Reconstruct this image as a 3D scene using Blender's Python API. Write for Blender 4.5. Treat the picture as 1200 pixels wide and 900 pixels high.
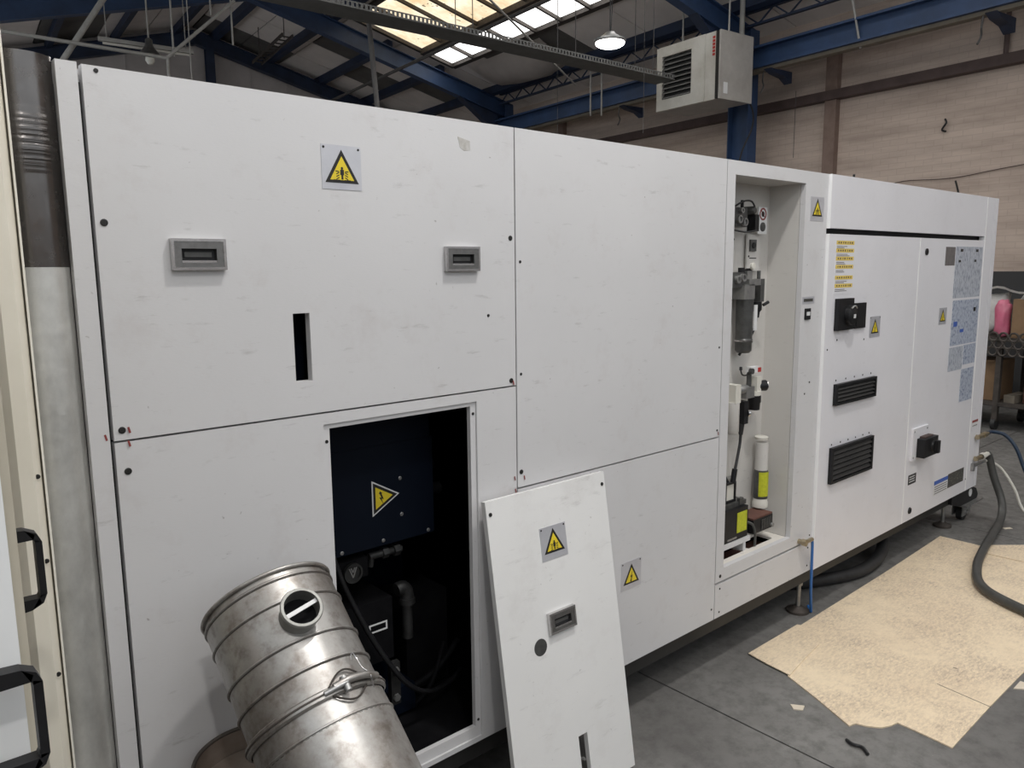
import bpy, bmesh, math, random
from mathutils import Vector, Matrix
random.seed(7)
for o in list(bpy.data.objects): bpy.data.objects.remove(o)
sc = bpy.context.scene
COL = sc.collection
R = math.radians

# ------------------------------------------------------------------ camera
PITCH, ROLL, YAW = R(8.515), R(-0.5823), R(40.972)
fw = Vector((math.sin(YAW)*math.cos(PITCH), math.cos(YAW)*math.cos(PITCH), -math.sin(PITCH)))
rt = Vector((math.cos(YAW), -math.sin(YAW), 0)); up = rt.cross(fw)
rt2 = rt*math.cos(ROLL) + up*math.sin(ROLL); up2 = up*math.cos(ROLL) - rt*math.sin(ROLL)
cd = bpy.data.cameras.new('camera'); cam = bpy.data.objects.new('camera', cd); COL.objects.link(cam)
cd.sensor_fit = 'HORIZONTAL'; cd.sensor_width = 36.0; cd.lens = 36.0*903.137/1200.0
cd.clip_start = 0.02; cd.clip_end = 100
m = Matrix((rt2, up2, -fw)).transposed().to_4x4(); m.translation = Vector((0, -1.7494, 1.7))
cam.matrix_world = m
sc.camera = cam

# ------------------------------------------------------------------ world, exposure
SKY_PANE = 2.7        # daylight through the clear roof glazing
SKY_AGED = 1.45        # daylight through the old yellowed sheets
LAMP_W = 50.0
wd = bpy.data.worlds.new('world'); sc.world = wd; wd.use_nodes = True
bg = wd.node_tree.nodes['Background']
bg.inputs[0].default_value = (0.90, 0.955, 1.0, 1); bg.inputs[1].default_value = 0.95
sc.view_settings.view_transform = 'Standard'; sc.view_settings.look = 'None'
sc.view_settings.gamma = 1.0; sc.view_settings.use_curve_mapping = False
sc.view_settings.exposure = 0.15

# ------------------------------------------------------------------ materials
def nodes_of(name):
    mt = bpy.data.materials.new(name); mt.use_nodes = True
    nt = mt.node_tree; return mt, nt, nt.nodes['Principled BSDF']
def L(nt, a, b): nt.links.new(a, b)
def noise(nt, scale, detail=4, rough=.6, vec=None):
    n_ = nt.nodes.new('ShaderNodeTexNoise'); n_.inputs['Scale'].default_value = scale
    n_.inputs['Detail'].default_value = detail; n_.inputs['Roughness'].default_value = rough
    if vec is not None: L(nt, vec, n_.inputs['Vector'])
    return n_
def ramp(nt, fac, stops):
    r_ = nt.nodes.new('ShaderNodeValToRGB'); e = r_.color_ramp.elements
    while len(e) < len(stops): e.new(.5)
    for el, (p, c) in zip(e, stops):
        el.position = p; el.color = (c, c, c, 1) if isinstance(c, (int, float)) else (*c, 1)
    L(nt, fac, r_.inputs[0]); return r_
def mixc(nt, fac, a, b, mode='MIX'):
    x = nt.nodes.new('ShaderNodeMix'); x.data_type = 'RGBA'; x.blend_type = mode
    for s, v in ((x.inputs[0], fac), (x.inputs[6], a), (x.inputs[7], b)):
        if hasattr(v, 'is_linked'): L(nt, v, s)
        elif isinstance(v, (int, float)): s.default_value = v
        else: s.default_value = (*v, 1)
    return x.outputs[2]
def coords(nt, stretch=(1, 1, 1)):
    tc = nt.nodes.new('ShaderNodeTexCoord'); mp = nt.nodes.new('ShaderNodeMapping')
    mp.inputs['Scale'].default_value = stretch; L(nt, tc.outputs['Object'], mp.inputs['Vector'])
    return mp.outputs[0]
def bump(nt, bs, height, strength, dist=.002):
    b_ = nt.nodes.new('ShaderNodeBump'); b_.inputs['Strength'].default_value = strength
    b_.inputs['Distance'].default_value = dist
    L(nt, height, b_.inputs['Height']); L(nt, b_.outputs[0], bs.inputs['Normal'])
def mat(name, c, c2=None, scale=6, rough=.5, metal=0.0, bmp=0, bscale=120, stretch=(1, 1, 1), lo=.35, hi=.7, spec=.5):
    mt, nt, bs = nodes_of(name)
    bs.inputs['Roughness'].default_value = rough; bs.inputs['Metallic'].default_value = metal
    bs.inputs['Specular IOR Level'].default_value = spec
    v = coords(nt, stretch)
    if c2 is None: bs.inputs['Base Color'].default_value = (*c, 1)
    else:
        n_ = noise(nt, scale, 6, .65, v); r_ = ramp(nt, n_.outputs[0], [(lo, c), (hi, c2)])
        L(nt, r_.outputs[0], bs.inputs['Base Color'])
    if bmp:
        n2 = noise(nt, bscale, 3, .5, v); bump(nt, bs, n2.outputs[0], bmp)
    return mt
def white_paint(name, base, dirt=1.0):
    mt, nt, bs = nodes_of(name); v = coords(nt)
    big = noise(nt, 1.6, 5, .6, v)
    col = mixc(nt, ramp(nt, big.outputs[0], [(.35, 0.0), (.7, .5)]).outputs[0], base, tuple(b*.88 for b in base))
    sm = noise(nt, 5.5, 8, .72, v)
    col = mixc(nt, ramp(nt, sm.outputs[0], [(.54, 0.0), (.80, .40*dirt)]).outputs[0], col, (.45, .40, .385))
    st = noise(nt, 9, 6, .7, coords(nt, (1.0, 1, 4.5)))
    col = mixc(nt, ramp(nt, st.outputs[0], [(.60, 0.0), (.76, .45*dirt)]).outputs[0], col, (.22, .20, .19))
    sp = noise(nt, 55, 2, .5, v)
    col = mixc(nt, ramp(nt, sp.outputs[0], [(.73, 0.0), (.78, .6*dirt)]).outputs[0], col, (.2, .18, .17))
    L(nt, col, bs.inputs['Base Color']); bs.inputs['Roughness'].default_value = .42
    tx = noise(nt, 260, 2, .5, coords(nt, (.35, 1, 1)))
    bump(nt, bs, tx.outputs[0], .16, .001)
    return mt
M = {}
M['white'] = white_paint('white_enamel', (.655, .648, .655))
M['white_clean'] = white_paint('white_enamel_clean', (.78, .77, .80), .35)
M['white_lean'] = white_paint('white_enamel_loose', (.80, .795, .785), .6)
M['liner'] = white_paint('recess_enamel', (.62, .60, .57), .5)
M['sill'] = white_paint('sill_enamel', (.80, .76, .70), 1.6)
M['glint_white'] = mat('edge_glint_white', (.93, .93, .93), rough=.35)  # near-white colour standing in for light on the panel edges
M['gap'] = mat('dark_gap', (.012, .012, .013), rough=.8)
M['navy'] = mat('navy_paint', (.003, .005, .011), (.0045, .0075, .015), 3, rough=.5, spec=.12)
M['black'] = mat('black_plastic', (.008, .008, .009), (.015, .015, .017), 20, rough=.45, spec=.35)
M['interior_black'] = mat('interior_black_metal', (.004, .004, .005), (.009, .009, .010), 12, rough=.7, spec=.08)  # blacker than plain black: shade of enclosed interiors put into the colour
M['dim_zinc'] = mat('dark_zinc', (.055, .055, .055), (.03, .03, .03), 30, rough=.5, metal=.6)  # much darker zinc, for fittings inside the service opening
M['rubber'] = mat('black_rubber', (.014, .014, .015), (.028, .028, .03), 15, rough=.6)
M['base_steel'] = mat('base_steel', (.016, .016, .016), (.028, .027, .026), 5, rough=.55)
M['chrome'] = mat('brushed_chrome', (.62, .61, .61), (.5, .49, .49), 40, rough=.26, metal=1)
M['handle_plate'] = mat('dark_handle_steel', (.26, .255, .25), (.20, .195, .19), 60, rough=.38, metal=.9)
M['zinc'] = mat('zinc_casting', (.42, .42, .41), (.30, .30, .30), 30, rough=.42, metal=.8)
M['pewter'] = mat('grey_casting', (.13, .13, .128), (.07, .07, .068), 18, rough=.42, metal=.55)
M['silver_foil'] = mat('silver_plate', (.60, .60, .63), (.52, .52, .56), 12, rough=.35, metal=.35)
M['yellow'] = mat('warning_yellow', (.80, .62, .03), (.70, .54, .03), 40, rough=.45)
M['yellow_old'] = mat('faded_yellow', (.78, .60, .16), (.70, .50, .10), 60, rough=.5)
M['lime'] = mat('lime_label', (.56, .58, .03), (.40, .43, .02), 60, rough=.5)
M['ink'] = mat('sign_black', (.012, .011, .010), rough=.5)
M['red'] = mat('red_enamel', (.45, .03, .025), rough=.4)
M['red_dull'] = mat('dull_red', (.28, .05, .045), (.18, .04, .04), 20, rough=.5)
M['label_white'] = mat('label_white', (.70, .70, .70), rough=.5)
M['label_blue'] = mat('label_blue', (.06, .13, .45), rough=.45)
M['brass'] = mat('brass', (.50, .43, .30), (.36, .30, .20), 40, rough=.35, metal=.9)
M['pvc_white'] = mat('white_plastic', (.66, .64, .58), rough=.4)
M['cream'] = mat('cream_enamel', (.80, .755, .65), (.73, .685, .58), 4, rough=.45)
M['cream_edge'] = mat('pale_cream_edge', (.82, .79, .70), (.76, .73, .64), 6, rough=.4)
M['tan'] = mat('tan_enamel', (.60, .555, .46), (.53, .49, .40), 4, rough=.5)
M['leaf_white'] = mat('gate_white', (.90, .91, .91), (.86, .87, .87), 3, rough=.4)
M['blue_steel'] = mat('blue_steel', (.032, .070, .165), (.018, .036, .080), 2.5, rough=.5, lo=.3, hi=.75)
M['navy_steel'] = mat('dark_blue_steel', (.022, .038, .085), (.013, .020, .040), 3, rough=.55)
M['sheet'] = mat('lining_board', (.84, .775, .735), (.70, .645, .61), 1.4, rough=.9, stretch=(1, 1, 1))
M['sheet_dark'] = mat('bare_roof_sheet', (.10, .094, .09), (.15, .14, .13), 2, rough=.9)
M['rail_brown'] = mat('brown_steel_rail', (.075, .050, .046), (.11, .075, .068), 4, rough=.7)
M['pilaster'] = mat('brown_pilaster', (.19, .13, .105), (.25, .18, .15), 6, rough=.85)
M['galv_pipe'] = mat('galvanised_conduit', (.40, .39, .37), (.31, .30, .28), 10, rough=.6, metal=.1)
M['dark_pipe'] = mat('dark_conduit', (.06, .055, .055), (.09, .085, .08), 10, rough=.6)
M['tray'] = mat('cable_tray_zinc', (.15, .15, .145), (.11, .11, .105), 6, rough=.65, metal=.15)
M['timber'] = mat('grey_timber', (.22, .19, .15), (.16, .14, .11), 5, rough=.8)
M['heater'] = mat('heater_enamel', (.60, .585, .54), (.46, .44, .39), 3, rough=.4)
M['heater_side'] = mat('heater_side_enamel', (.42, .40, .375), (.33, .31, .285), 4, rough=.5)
M['card'] = None
M['box_card'] = mat('box_cardboard', (.27, .17, .095), (.20, .125, .07), 5, rough=.85)
M['pink'] = mat('pink_plastic', (.62, .12, .22), (.70, .25, .33), 6, rough=.5)
M['bag'] = mat('white_bag', (.66, .65, .63), (.52, .51, .5), 9, rough=.6)
M['rust'] = mat('rusty_duct', (.24, .19, .155), (.36, .31, .27), 7, rough=.5, metal=.5)
M['iron'] = mat('dark_iron', (.06, .052, .046), (.10, .085, .075), 14, rough=.6, metal=.4)
M['blue_hose'] = mat('blue_hose', (.03, .14, .42), rough=.4)
M['navy_hose'] = mat('dark_blue_hose', (.010, .028, .06), rough=.4)
M['grey_hose'] = mat('grey_rubber_hose', (.055, .055, .052), (.08, .08, .075), 12, rough=.5)
M['paper'] = mat('paper', (.66, .58, .47), rough=.8)
M['amber'] = mat('crate_brown', (.14, .06, .045), (.09, .04, .03), 6, rough=.8)

def emis(name, c, s):
    mt, nt, bs = nodes_of(name); nt.nodes.remove(bs)
    e = nt.nodes.new('ShaderNodeEmission'); e.inputs[0].default_value = (*c, 1); e.inputs[1].default_value = s
    L(nt, e.outputs[0], nt.nodes['Material Output'].inputs[0]); return mt, nt, e
M['lens'] = emis('lit_lens', (1, .98, .95), 9.0)[0]
M['pane_clear'] = emis('clear_daylit_pane', (1.0, .985, .96), SKY_PANE)[0]
def aged():
    mt, nt, e = emis('aged_daylit_pane', (1, .9, .7), SKY_AGED); v = coords(nt)
    a = noise(nt, 2.2, 5, .65, v)
    c = mixc(nt, ramp(nt, a.outputs[0], [(.35, 0.0), (.65, 1.0)]).outputs[0], (.80, .72, .55), (.62, .45, .27))
    b = noise(nt, 9, 3, .5, v)
    c = mixc(nt, ramp(nt, b.outputs[0], [(.66, 0.0), (.70, .92)]).outputs[0], c, (.05, .035, .02))
    L(nt, c, e.inputs[0]); return mt
M['pane_aged'] = aged()

def steel_brushed(name, base, rough, rings):
    mt, nt, bs = nodes_of(name); v = coords(nt)
    n1 = noise(nt, 7, 6, .7, coords(nt, (1, 1, .6)))
    c = ramp(nt, n1.outputs[0], [(.3, tuple(b*.60 for b in base)), (.72, base)])
    L(nt, c.outputs[0], bs.inputs['Base Color']); bs.inputs['Metallic'].default_value = .92 if rings else .7
    n2 = noise(nt, 30, 4, .6, v)
    L(nt, ramp(nt, n2.outputs[0], [(.3, rough-.07), (.7, rough+.1)]).outputs[0], bs.inputs['Roughness'])
    if rings:     # a belt of shallow dents rolled into the sleeve
        n3 = noise(nt, 4, 4, .5, coords(nt, (.1, .1, 22)))
        sx = nt.nodes.new('ShaderNodeSeparateXYZ'); L(nt, v, sx.inputs[0])
        k = nt.nodes.new('ShaderNodeMapRange'); k.inputs[1].default_value = 1.8; k.inputs[2].default_value = 2.1; L(nt, sx.outputs[2], k.inputs[0])
        h = mixc(nt, 1.0, n3.outputs[0], ramp(nt, k.outputs[0], [(.30, 0.0), (.42, 1.0), (.62, 1.0), (.72, 0.0)]).outputs[0], 'MULTIPLY')
        bump(nt, bs, h, .8, .006)
    else: bump(nt, bs, noise(nt, 60, 5, .6, coords(nt, (.15, .15, .12))).outputs[0], .08, .001)
    return mt
M['ss_top'] = steel_brushed('polished_stainless', (.20, .187, .18), .22, True)
M['ss'] = steel_brushed('dull_stainless', (.86, .855, .82), .40, False)
def galv():
    mt, nt, bs = nodes_of('galvanised_duct'); v = coords(nt)
    a = noise(nt, 7, 7, .7, v)
    c = mixc(nt, ramp(nt, a.outputs[0], [(.4, 0.0), (.68, 1.0)]).outputs[0], (.46, .45, .435), (.25, .22, .195))
    b = noise(nt, 28, 4, .6, v)
    c = mixc(nt, ramp(nt, b.outputs[0], [(.52, 0.0), (.74, .45)]).outputs[0], c, (.15, .12, .10))
    L(nt, c, bs.inputs['Base Color']); bs.inputs['Metallic'].default_value = .85
    L(nt, ramp(nt, a.outputs[0], [(.35, .33), (.7, .55)]).outputs[0], bs.inputs['Roughness'])
    bump(nt, bs, a.outputs[0], .25, .003); return mt
M['galv'] = galv()
M['spout'] = mat('spout_zinc', (.30, .30, .285), (.22, .215, .20), 25, rough=.5, metal=.5)
def concrete():
    mt, nt, bs = nodes_of('worn_concrete'); v = coords(nt)
    a = noise(nt, 1.1, 8, .65, v); b = noise(nt, 14, 6, .7, v); d = noise(nt, 70, 3, .6, v)
    c = mixc(nt, ramp(nt, a.outputs[0], [(.35, 0.0), (.68, 1.0)]).outputs[0], (.12, .115, .11), (.21, .205, .195))
    c = mixc(nt, ramp(nt, b.outputs[0], [(.45, 0.0), (.75, .75)]).outputs[0], c, (.07, .067, .063))
    c = mixc(nt, ramp(nt, d.outputs[0], [(.68, 0.0), (.75, .5)]).outputs[0], c, (.30, .28, .26))
    L(nt, c, bs.inputs['Base Color'])
    L(nt, ramp(nt, b.outputs[0], [(.3, .5), (.7, .75)]).outputs[0], bs.inputs['Roughness'])
    bump(nt, bs, b.outputs[0], .3, .004); return mt
M['concrete'] = concrete()
def cardboard():
    mt, nt, bs = nodes_of('trodden_cardboard'); v = coords(nt)
    a = noise(nt, 1.7, 6, .6, v); b = noise(nt, 70, 8, .8, coords(nt, (.6, 1.5, 1))); e = noise(nt, 3.2, 7, .7, v)
    c = mixc(nt, ramp(nt, a.outputs[0], [(.35, 0.0), (.75, .7)]).outputs[0], (.88, .735, .53), (.76, .61, .43))
    # footprints and grime trodden into the sheet
    f = mixc(nt, 1.0, ramp(nt, b.outputs[0], [(.38, 0.0), (.66, .9)]).outputs[0], ramp(nt, e.outputs[0], [(.36, .12), (.66, .95)]).outputs[0], 'MULTIPLY')
    c = mixc(nt, f, c, (.30, .215, .175))
    sp = noise(nt, 26, 2, .4, v)
    c = mixc(nt, ramp(nt, sp.outputs[0], [(.76, 0.0), (.79, .8)]).outputs[0], c, (.10, .08, .06))
    L(nt, c, bs.inputs['Base Color']); bs.inputs['Roughness'].default_value = .88
    bump(nt, bs, b.outputs[0], .25, .002); return mt
M['card'] = cardboard()
# building frame: n across the hall, w along it
AZ = R(5.5); wv = Vector((math.sin(AZ), math.cos(AZ), 0)); nv = Vector((math.cos(AZ), -math.sin(AZ), 0))
def B(n, w, z): return nv*n + wv*w + Vector((0, 0, z))
def brickwall():
    mt, nt, bs = nodes_of('painted_brick')
    tc = nt.nodes.new('ShaderNodeTexCoord'); dt = nt.nodes.new('ShaderNodeVectorMath'); dt.operation = 'DOT_PRODUCT'
    L(nt, tc.outputs['Object'], dt.inputs[0]); dt.inputs[1].default_value = wv
    sp = nt.nodes.new('ShaderNodeSeparateXYZ'); L(nt, tc.outputs['Object'], sp.inputs[0])
    cb = nt.nodes.new('ShaderNodeCombineXYZ'); L(nt, dt.outputs['Value'], cb.inputs[0]); L(nt, sp.outputs[2], cb.inputs[1])
    br = nt.nodes.new('ShaderNodeTexBrick'); L(nt, cb.outputs[0], br.inputs['Vector'])
    br.inputs['Scale'].default_value = 1; br.inputs['Brick Width'].default_value = .225
    br.inputs['Row Height'].default_value = .075; br.inputs['Mortar Size'].default_value = .006
    br.inputs['Color1'].default_value = (.57, .465, .395, 1); br.inputs['Color2'].default_value = (.545, .445, .378, 1)
    br.inputs['Mortar'].default_value = (.50, .405, .345, 1)
    st = nt.nodes.new('ShaderNodeMapping'); st.inputs['Scale'].default_value = (.35, 2.2, 1); L(nt, cb.outputs[0], st.inputs[0])
    a = noise(nt, 1.5, 6, .65, st.outputs[0])
    c = mixc(nt, ramp(nt, a.outputs[0], [(.4, 0.0), (.72, .75)]).outputs[0], br.outputs[0], (.27, .205, .17))
    # the dado is painted dark grey
    lt = nt.nodes.new('ShaderNodeMath'); lt.operation = 'LESS_THAN'; lt.inputs[1].default_value = 1.61
    L(nt, sp.outputs[2], lt.inputs[0])
    c = mixc(nt, lt.outputs[0], c, (.045, .045, .046))
    L(nt, c, bs.inputs['Base Color']); bs.inputs['Roughness'].default_value = .85
    bump(nt, bs, br.outputs['Fac'], -.25, .004); return mt
M['brick'] = brickwall()
def printed(name, base, ink, sx, sz, th=.52):
    mt, nt, bs = nodes_of(name)
    a = noise(nt, 1, 2, .6, coords(nt, (sx, 1, sz))); b = noise(nt, 1, 3, .6, coords(nt, (6, 1, 9)))
    f = ramp(nt, a.outputs[0], [(th-.03, 0.0), (th+.05, 1.0)])
    c = mixc(nt, f.outputs[0], base, ink)
    c = mixc(nt, ramp(nt, b.outputs[0], [(.35, 0.0), (.6, .35)]).outputs[0], c, base)
    L(nt, c, bs.inputs['Base Color']); bs.inputs['Roughness'].default_value = .4; return mt
M['doc'] = printed('instruction_print', (.50, .525, .58), (.25, .28, .35), 70, 30, .52)
M['doc_blue'] = printed('wiring_print', (.46, .50, .58), (.18, .22, .34), 60, 45, .53)
M['grime'] = mat('dull_plate', (.16, .15, .15), (.22, .20, .20), 30, rough=.5, metal=.3)
M['plate_dark'] = printed('rating_plate', (.055, .055, .05), (.17, .16, .13), 30, 90, .56)

# ------------------------------------------------------------------ mesh helpers
def new(): return bmesh.new()
def off(o):
    v = Vector((0, 0, 0))
    while o is not None: v = v + o.location; o = o.parent
    return v
def mk(name, bm, mt, parent=None, bevel=0, smooth=None, seg=1):
    """one mesh object; vertices are given in world metres"""
    if bevel:
        es = [e for e in bm.edges if len(e.link_faces) == 2 and e.calc_face_angle(0) > R(50)]
        bmesh.ops.bevel(bm, geom=es, offset=bevel, segments=seg, affect='EDGES', clamp_overlap=True, profile=.6)
    bmesh.ops.recalc_face_normals(bm, faces=bm.faces[:])
    me = bpy.data.meshes.new(name); bm.to_mesh(me); bm.free()
    me.materials.append(M[mt] if isinstance(mt, str) else mt)
    if smooth:
        me.shade_smooth(); me.set_sharp_from_angle(angle=R(smooth))
    o = bpy.data.objects.new(name, me); COL.objects.link(o)
    if parent is not None:
        o.parent = parent; o.location = -off(parent)
    return o
def tag(o, label, cat, group=None):
    o['label'] = label; o['category'] = cat
    if group: o['group'] = group
    return o
def thing(name, label, cat, loc, group=None):
    o = bpy.data.objects.new(name, None); o.empty_display_size = .1; COL.objects.link(o)
    o.location = loc; return tag(o, label, cat, group)
def struct(o): o['kind'] = 'structure'; return o
def put(name, me, loc, parent):
    o = bpy.data.objects.new(name, me); COL.objects.link(o); o.parent = parent; o.location = Vector(loc)-off(parent); return o
def hexa(bm, p):
    vs = [bm.verts.new(q) for q in p]
    for f in ((0, 3, 2, 1), (4, 5, 6, 7), (0, 1, 5, 4), (1, 2, 6, 5), (2, 3, 7, 6), (3, 0, 4, 7)):
        bm.faces.new([vs[i] for i in f])
def box(bm, x0, x1, y0, y1, z0, z1):
    hexa(bm, [(x0, y0, z0), (x1, y0, z0), (x1, y1, z0), (x0, y1, z0), (x0, y0, z1), (x1, y0, z1), (x1, y1, z1), (x0, y1, z1)]); return bm
def bbox(bm, n0, n1, w0, w1, z0, z1):
    hexa(bm, [B(n0, w0, z0), B(n1, w0, z0), B(n1, w1, z0), B(n0, w1, z0), B(n0, w0, z1), B(n1, w0, z1), B(n1, w1, z1), B(n0, w1, z1)]); return bm
def frame_of(d):
    d = Vector(d).normalized(); a = Vector((0, 0, 1)) if abs(d.z) < .95 else Vector((1, 0, 0))
    u = d.cross(a).normalized(); return d, u, d.cross(u)
def lathe(bm, org, d, prof, seg=24, cap=True):
    """prof: (distance along d, radius)"""
    d, u, v = frame_of(d); org = Vector(org); rings = []
    for t, r in prof:
        rings.append([bm.verts.new(org+d*t+(u*math.cos(k*2*math.pi/seg)+v*math.sin(k*2*math.pi/seg))*max(r, 1e-4)) for k in range(seg)])
    for a, b in zip(rings, rings[1:]):
        for k in range(seg): bm.faces.new((a[k], a[(k+1) % seg], b[(k+1) % seg], b[k]))
    if cap:
        bm.faces.new(rings[0]); bm.faces.new(rings[-1])
    return bm
def cyl(bm, p0, p1, r, seg=16, r1=None):
    p0 = Vector(p0); p1 = Vector(p1); d = p1-p0
    return lathe(bm, p0, d, [(0, r), (d.length, r if r1 is None else r1)], seg)
def smoothpath(pts, sub=8):
    P = [Vector(p) for p in pts]; out = []
    for i in range(len(P)-1):
        a = P[max(i-1, 0)]; b = P[i]; c = P[i+1]; d = P[min(i+2, len(P)-1)]
        for k in range(sub):
            t = k/sub
            out.append(.5*((2*b)+(c-a)*t+(2*a-5*b+4*c-d)*t*t+(3*b-a-3*c+d)*t*t*t))
    return out+[P[-1]]
def tube(bm, pts, r, seg=8, sub=8):
    P = smoothpath(pts, sub) if sub > 1 else [Vector(p) for p in pts]
    rings = []; u = None
    for i, p in enumerate(P):
        d = (P[min(i+1, len(P)-1)]-P[max(i-1, 0)]).normalized()
        if u is None: _, u, _ = frame_of(d)
        u = (u-d*u.dot(d)).normalized(); v = d.cross(u)
        rings.append([bm.verts.new(p+(u*math.cos(k*2*math.pi/seg)+v*math.sin(k*2*math.pi/seg))*r) for k in range(seg)])
    for a, b in zip(rings, rings[1:]):
        for k in range(seg): bm.faces.new((a[k], a[(k+1) % seg], b[(k+1) % seg], b[k]))
    bm.faces.new(rings[0]); bm.faces.new(rings[-1]); return bm
def bar(bm, p0, p1, a, b, side=None):
    """rectangular bar from p0 to p1, a across (horizontal), b the other way"""
    p0 = Vector(p0); p1 = Vector(p1); d = (p1-p0).normalized()
    u = Vector(side).normalized() if side is not None else d.cross(Vector((0, 0, 1)))
    if u.length < 1e-4: u = Vector((1, 0, 0))
    u.normalize(); v = d.cross(u).normalized(); u = u*a/2; v = v*b/2
    hexa(bm, [p0-u-v, p0+u-v, p0+u+v, p0-u+v, p1-u-v, p1+u-v, p1+u+v, p1-u+v]); return bm
def ibeam(bm, p0, p1, depth, width, tf=.016, tw=.012):
    """I section, depth measured in the vertical plane of the member"""
    p0 = Vector(p0); p1 = Vector(p1); d = (p1-p0).normalized()
    u = d.cross(Vector((0, 0, 1))); u = u.normalized() if u.length > 1e-4 else nv.copy()
    v = u.cross(d).normalized()
    for s, a, b in ((v*(depth/2-tf/2), width, tf), (-v*(depth/2-tf/2), width, tf), (Vector(), tw, depth-2*tf)):
        bar(bm, p0+s, p1+s, a, b, u)
    return bm
def prism(bm, poly, O, U, V, N, d0, d1):
    O = Vector(O); U = Vector(U); V = Vector(V); N = Vector(N)
    a = [bm.verts.new(O+U*p[0]+V*p[1]+N*d0) for p in poly]; b = [bm.verts.new(O+U*p[0]+V*p[1]+N*d1) for p in poly]
    bm.faces.new(a); bm.faces.new(b)
    for i in range(len(poly)):
        j = (i+1) % len(poly); bm.faces.new((a[i], a[j], b[j], b[i]))
    return bm
def holed(bm, u0, u1, v0, v1, holes, O, U, V, N, d0, d1):
    """plate u0..u1 x v0..v1 with rectangular holes, between d0 and d1 along N"""
    O = Vector(O); U = Vector(U); V = Vector(V); N = Vector(N)
    us = sorted({u0, u1, *[h[0] for h in holes], *[h[1] for h in holes]}); vs = sorted({v0, v1, *[h[2] for h in holes], *[h[3] for h in holes]})
    C = {}
    def vt(i, j, k):
        if (i, j, k) not in C: C[i, j, k] = bm.verts.new(O+U*us[i]+V*vs[j]+N*(d1 if k else d0))
        return C[i, j, k]
    def solid(i, j):
        if not (0 <= i < len(us)-1 and 0 <= j < len(vs)-1): return False
        a = (us[i]+us[i+1])/2; b = (vs[j]+vs[j+1])/2
        return not any(h[0] < a < h[1] and h[2] < b < h[3] for h in holes)
    for i in range(len(us)-1):
        for j in range(len(vs)-1):
            if not solid(i, j): continue
            for k in (0, 1): bm.faces.new((vt(i, j, k), vt(i+1, j, k), vt(i+1, j+1, k), vt(i, j+1, k)))
            for (di, dj, a, b) in ((-1, 0, (i, j), (i, j+1)), (1, 0, (i+1, j), (i+1, j+1)), (0, -1, (i, j), (i+1, j)), (0, 1, (i, j+1), (i+1, j+1))):
                if not solid(i+di, j+dj): bm.faces.new((vt(*a, 0), vt(*b, 0), vt(*b, 1), vt(*a, 1)))
    return bm
X, Yv, Zv, FR = Vector((1, 0, 0)), Vector((0, 1, 0)), Vector((0, 0, 1)), Vector((0, -1, 0))
def plate(bm, x0, x1, z0, z1, y0, y1, holes=()):
    return holed(bm, x0, x1, z0, z1, list(holes), (0, 0, 0), X, Zv, Yv, y0, y1)

# ================================================================== SETTING
fl = new(); bbox(fl, -1.7, 10.6, -6.3, 15.6, -.12, -.012)
floor = struct(mk('floor', fl, 'gap'))
xs = [-2.3, -.6, 2.4, 5.4, 8.4, 10.6]; ys = [-6, -3.6, -.86+1.55, 3.8, 7, 10.3, 13, 15.6]
for i in range(len(xs)-1):
    for j in range(len(ys)-1):
        b_ = new(); g = .004
        hexa(b_, [(p[0], p[1], z) for z in (-.015, 0) for p in ((xs[i]+g, ys[j]+g), (xs[i+1]-g, ys[j]+g), (xs[i+1]-g, ys[j+1]-g), (xs[i]+g, ys[j+1]-g))])
        mk('slab', b_, 'concrete', floor)
RZ = lambda n: 5.943-.265*(n-6.283)           # top of the rafters on the far slope
RIDGE = 4.5
ZR = lambda n: RZ(n) if n >= RIDGE else RZ(2*RIDGE-n)
wr = new(); bbox(wr, 10.2, 10.45, -6, 15.6, 0, 5.15)
wall_r = struct(mk('wall_right', wr, 'brick'))
for w0 in (4.56, 10.4):
    b_ = new(); bbox(b_, 10.10, 10.201, w0, w0+.17, 0, 4.55); mk('pilaster', b_, 'pilaster', wall_r, .006)
wlb = new(); bbox(wlb, -1.65, -1.4, -6.25, 15.3, 0, 2.3); struct(mk('blocker_wall_left', wlb, 'brick'))  # unseen low wall, added to block low-angle sky light
wfb = new(); bbox(wfb, -1.65, 10.45, -6.25, -6, 0, 2.3); struct(mk('blocker_wall_front', wfb, 'brick'))  # likewise added out of view, keeps low sky light from under the machine
wb = new(); prism(wb, [(-1.4, 0), (10.4, 0), (10.4, RZ(10.4)+.172), (RIDGE, RZ(RIDGE)+.172), (-1.4, RZ(10.4)+.172)], wv*15.3, nv, Zv, wv, 0, .12)
M['gable'] = mat('gable_cladding', (.55, .50, .48), (.44, .40, .38), 2, rough=.85)
wall_b = struct(mk('wall_back', wb, 'gable'))
for k in range(14):
    n0 = -.8+k*.8; b_ = new(); bbox(b_, n0, n0+.03, 15.285, 15.3, 0, ZR(n0)+.05); mk('cladding_rib', b_, 'gable', wall_b)
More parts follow.
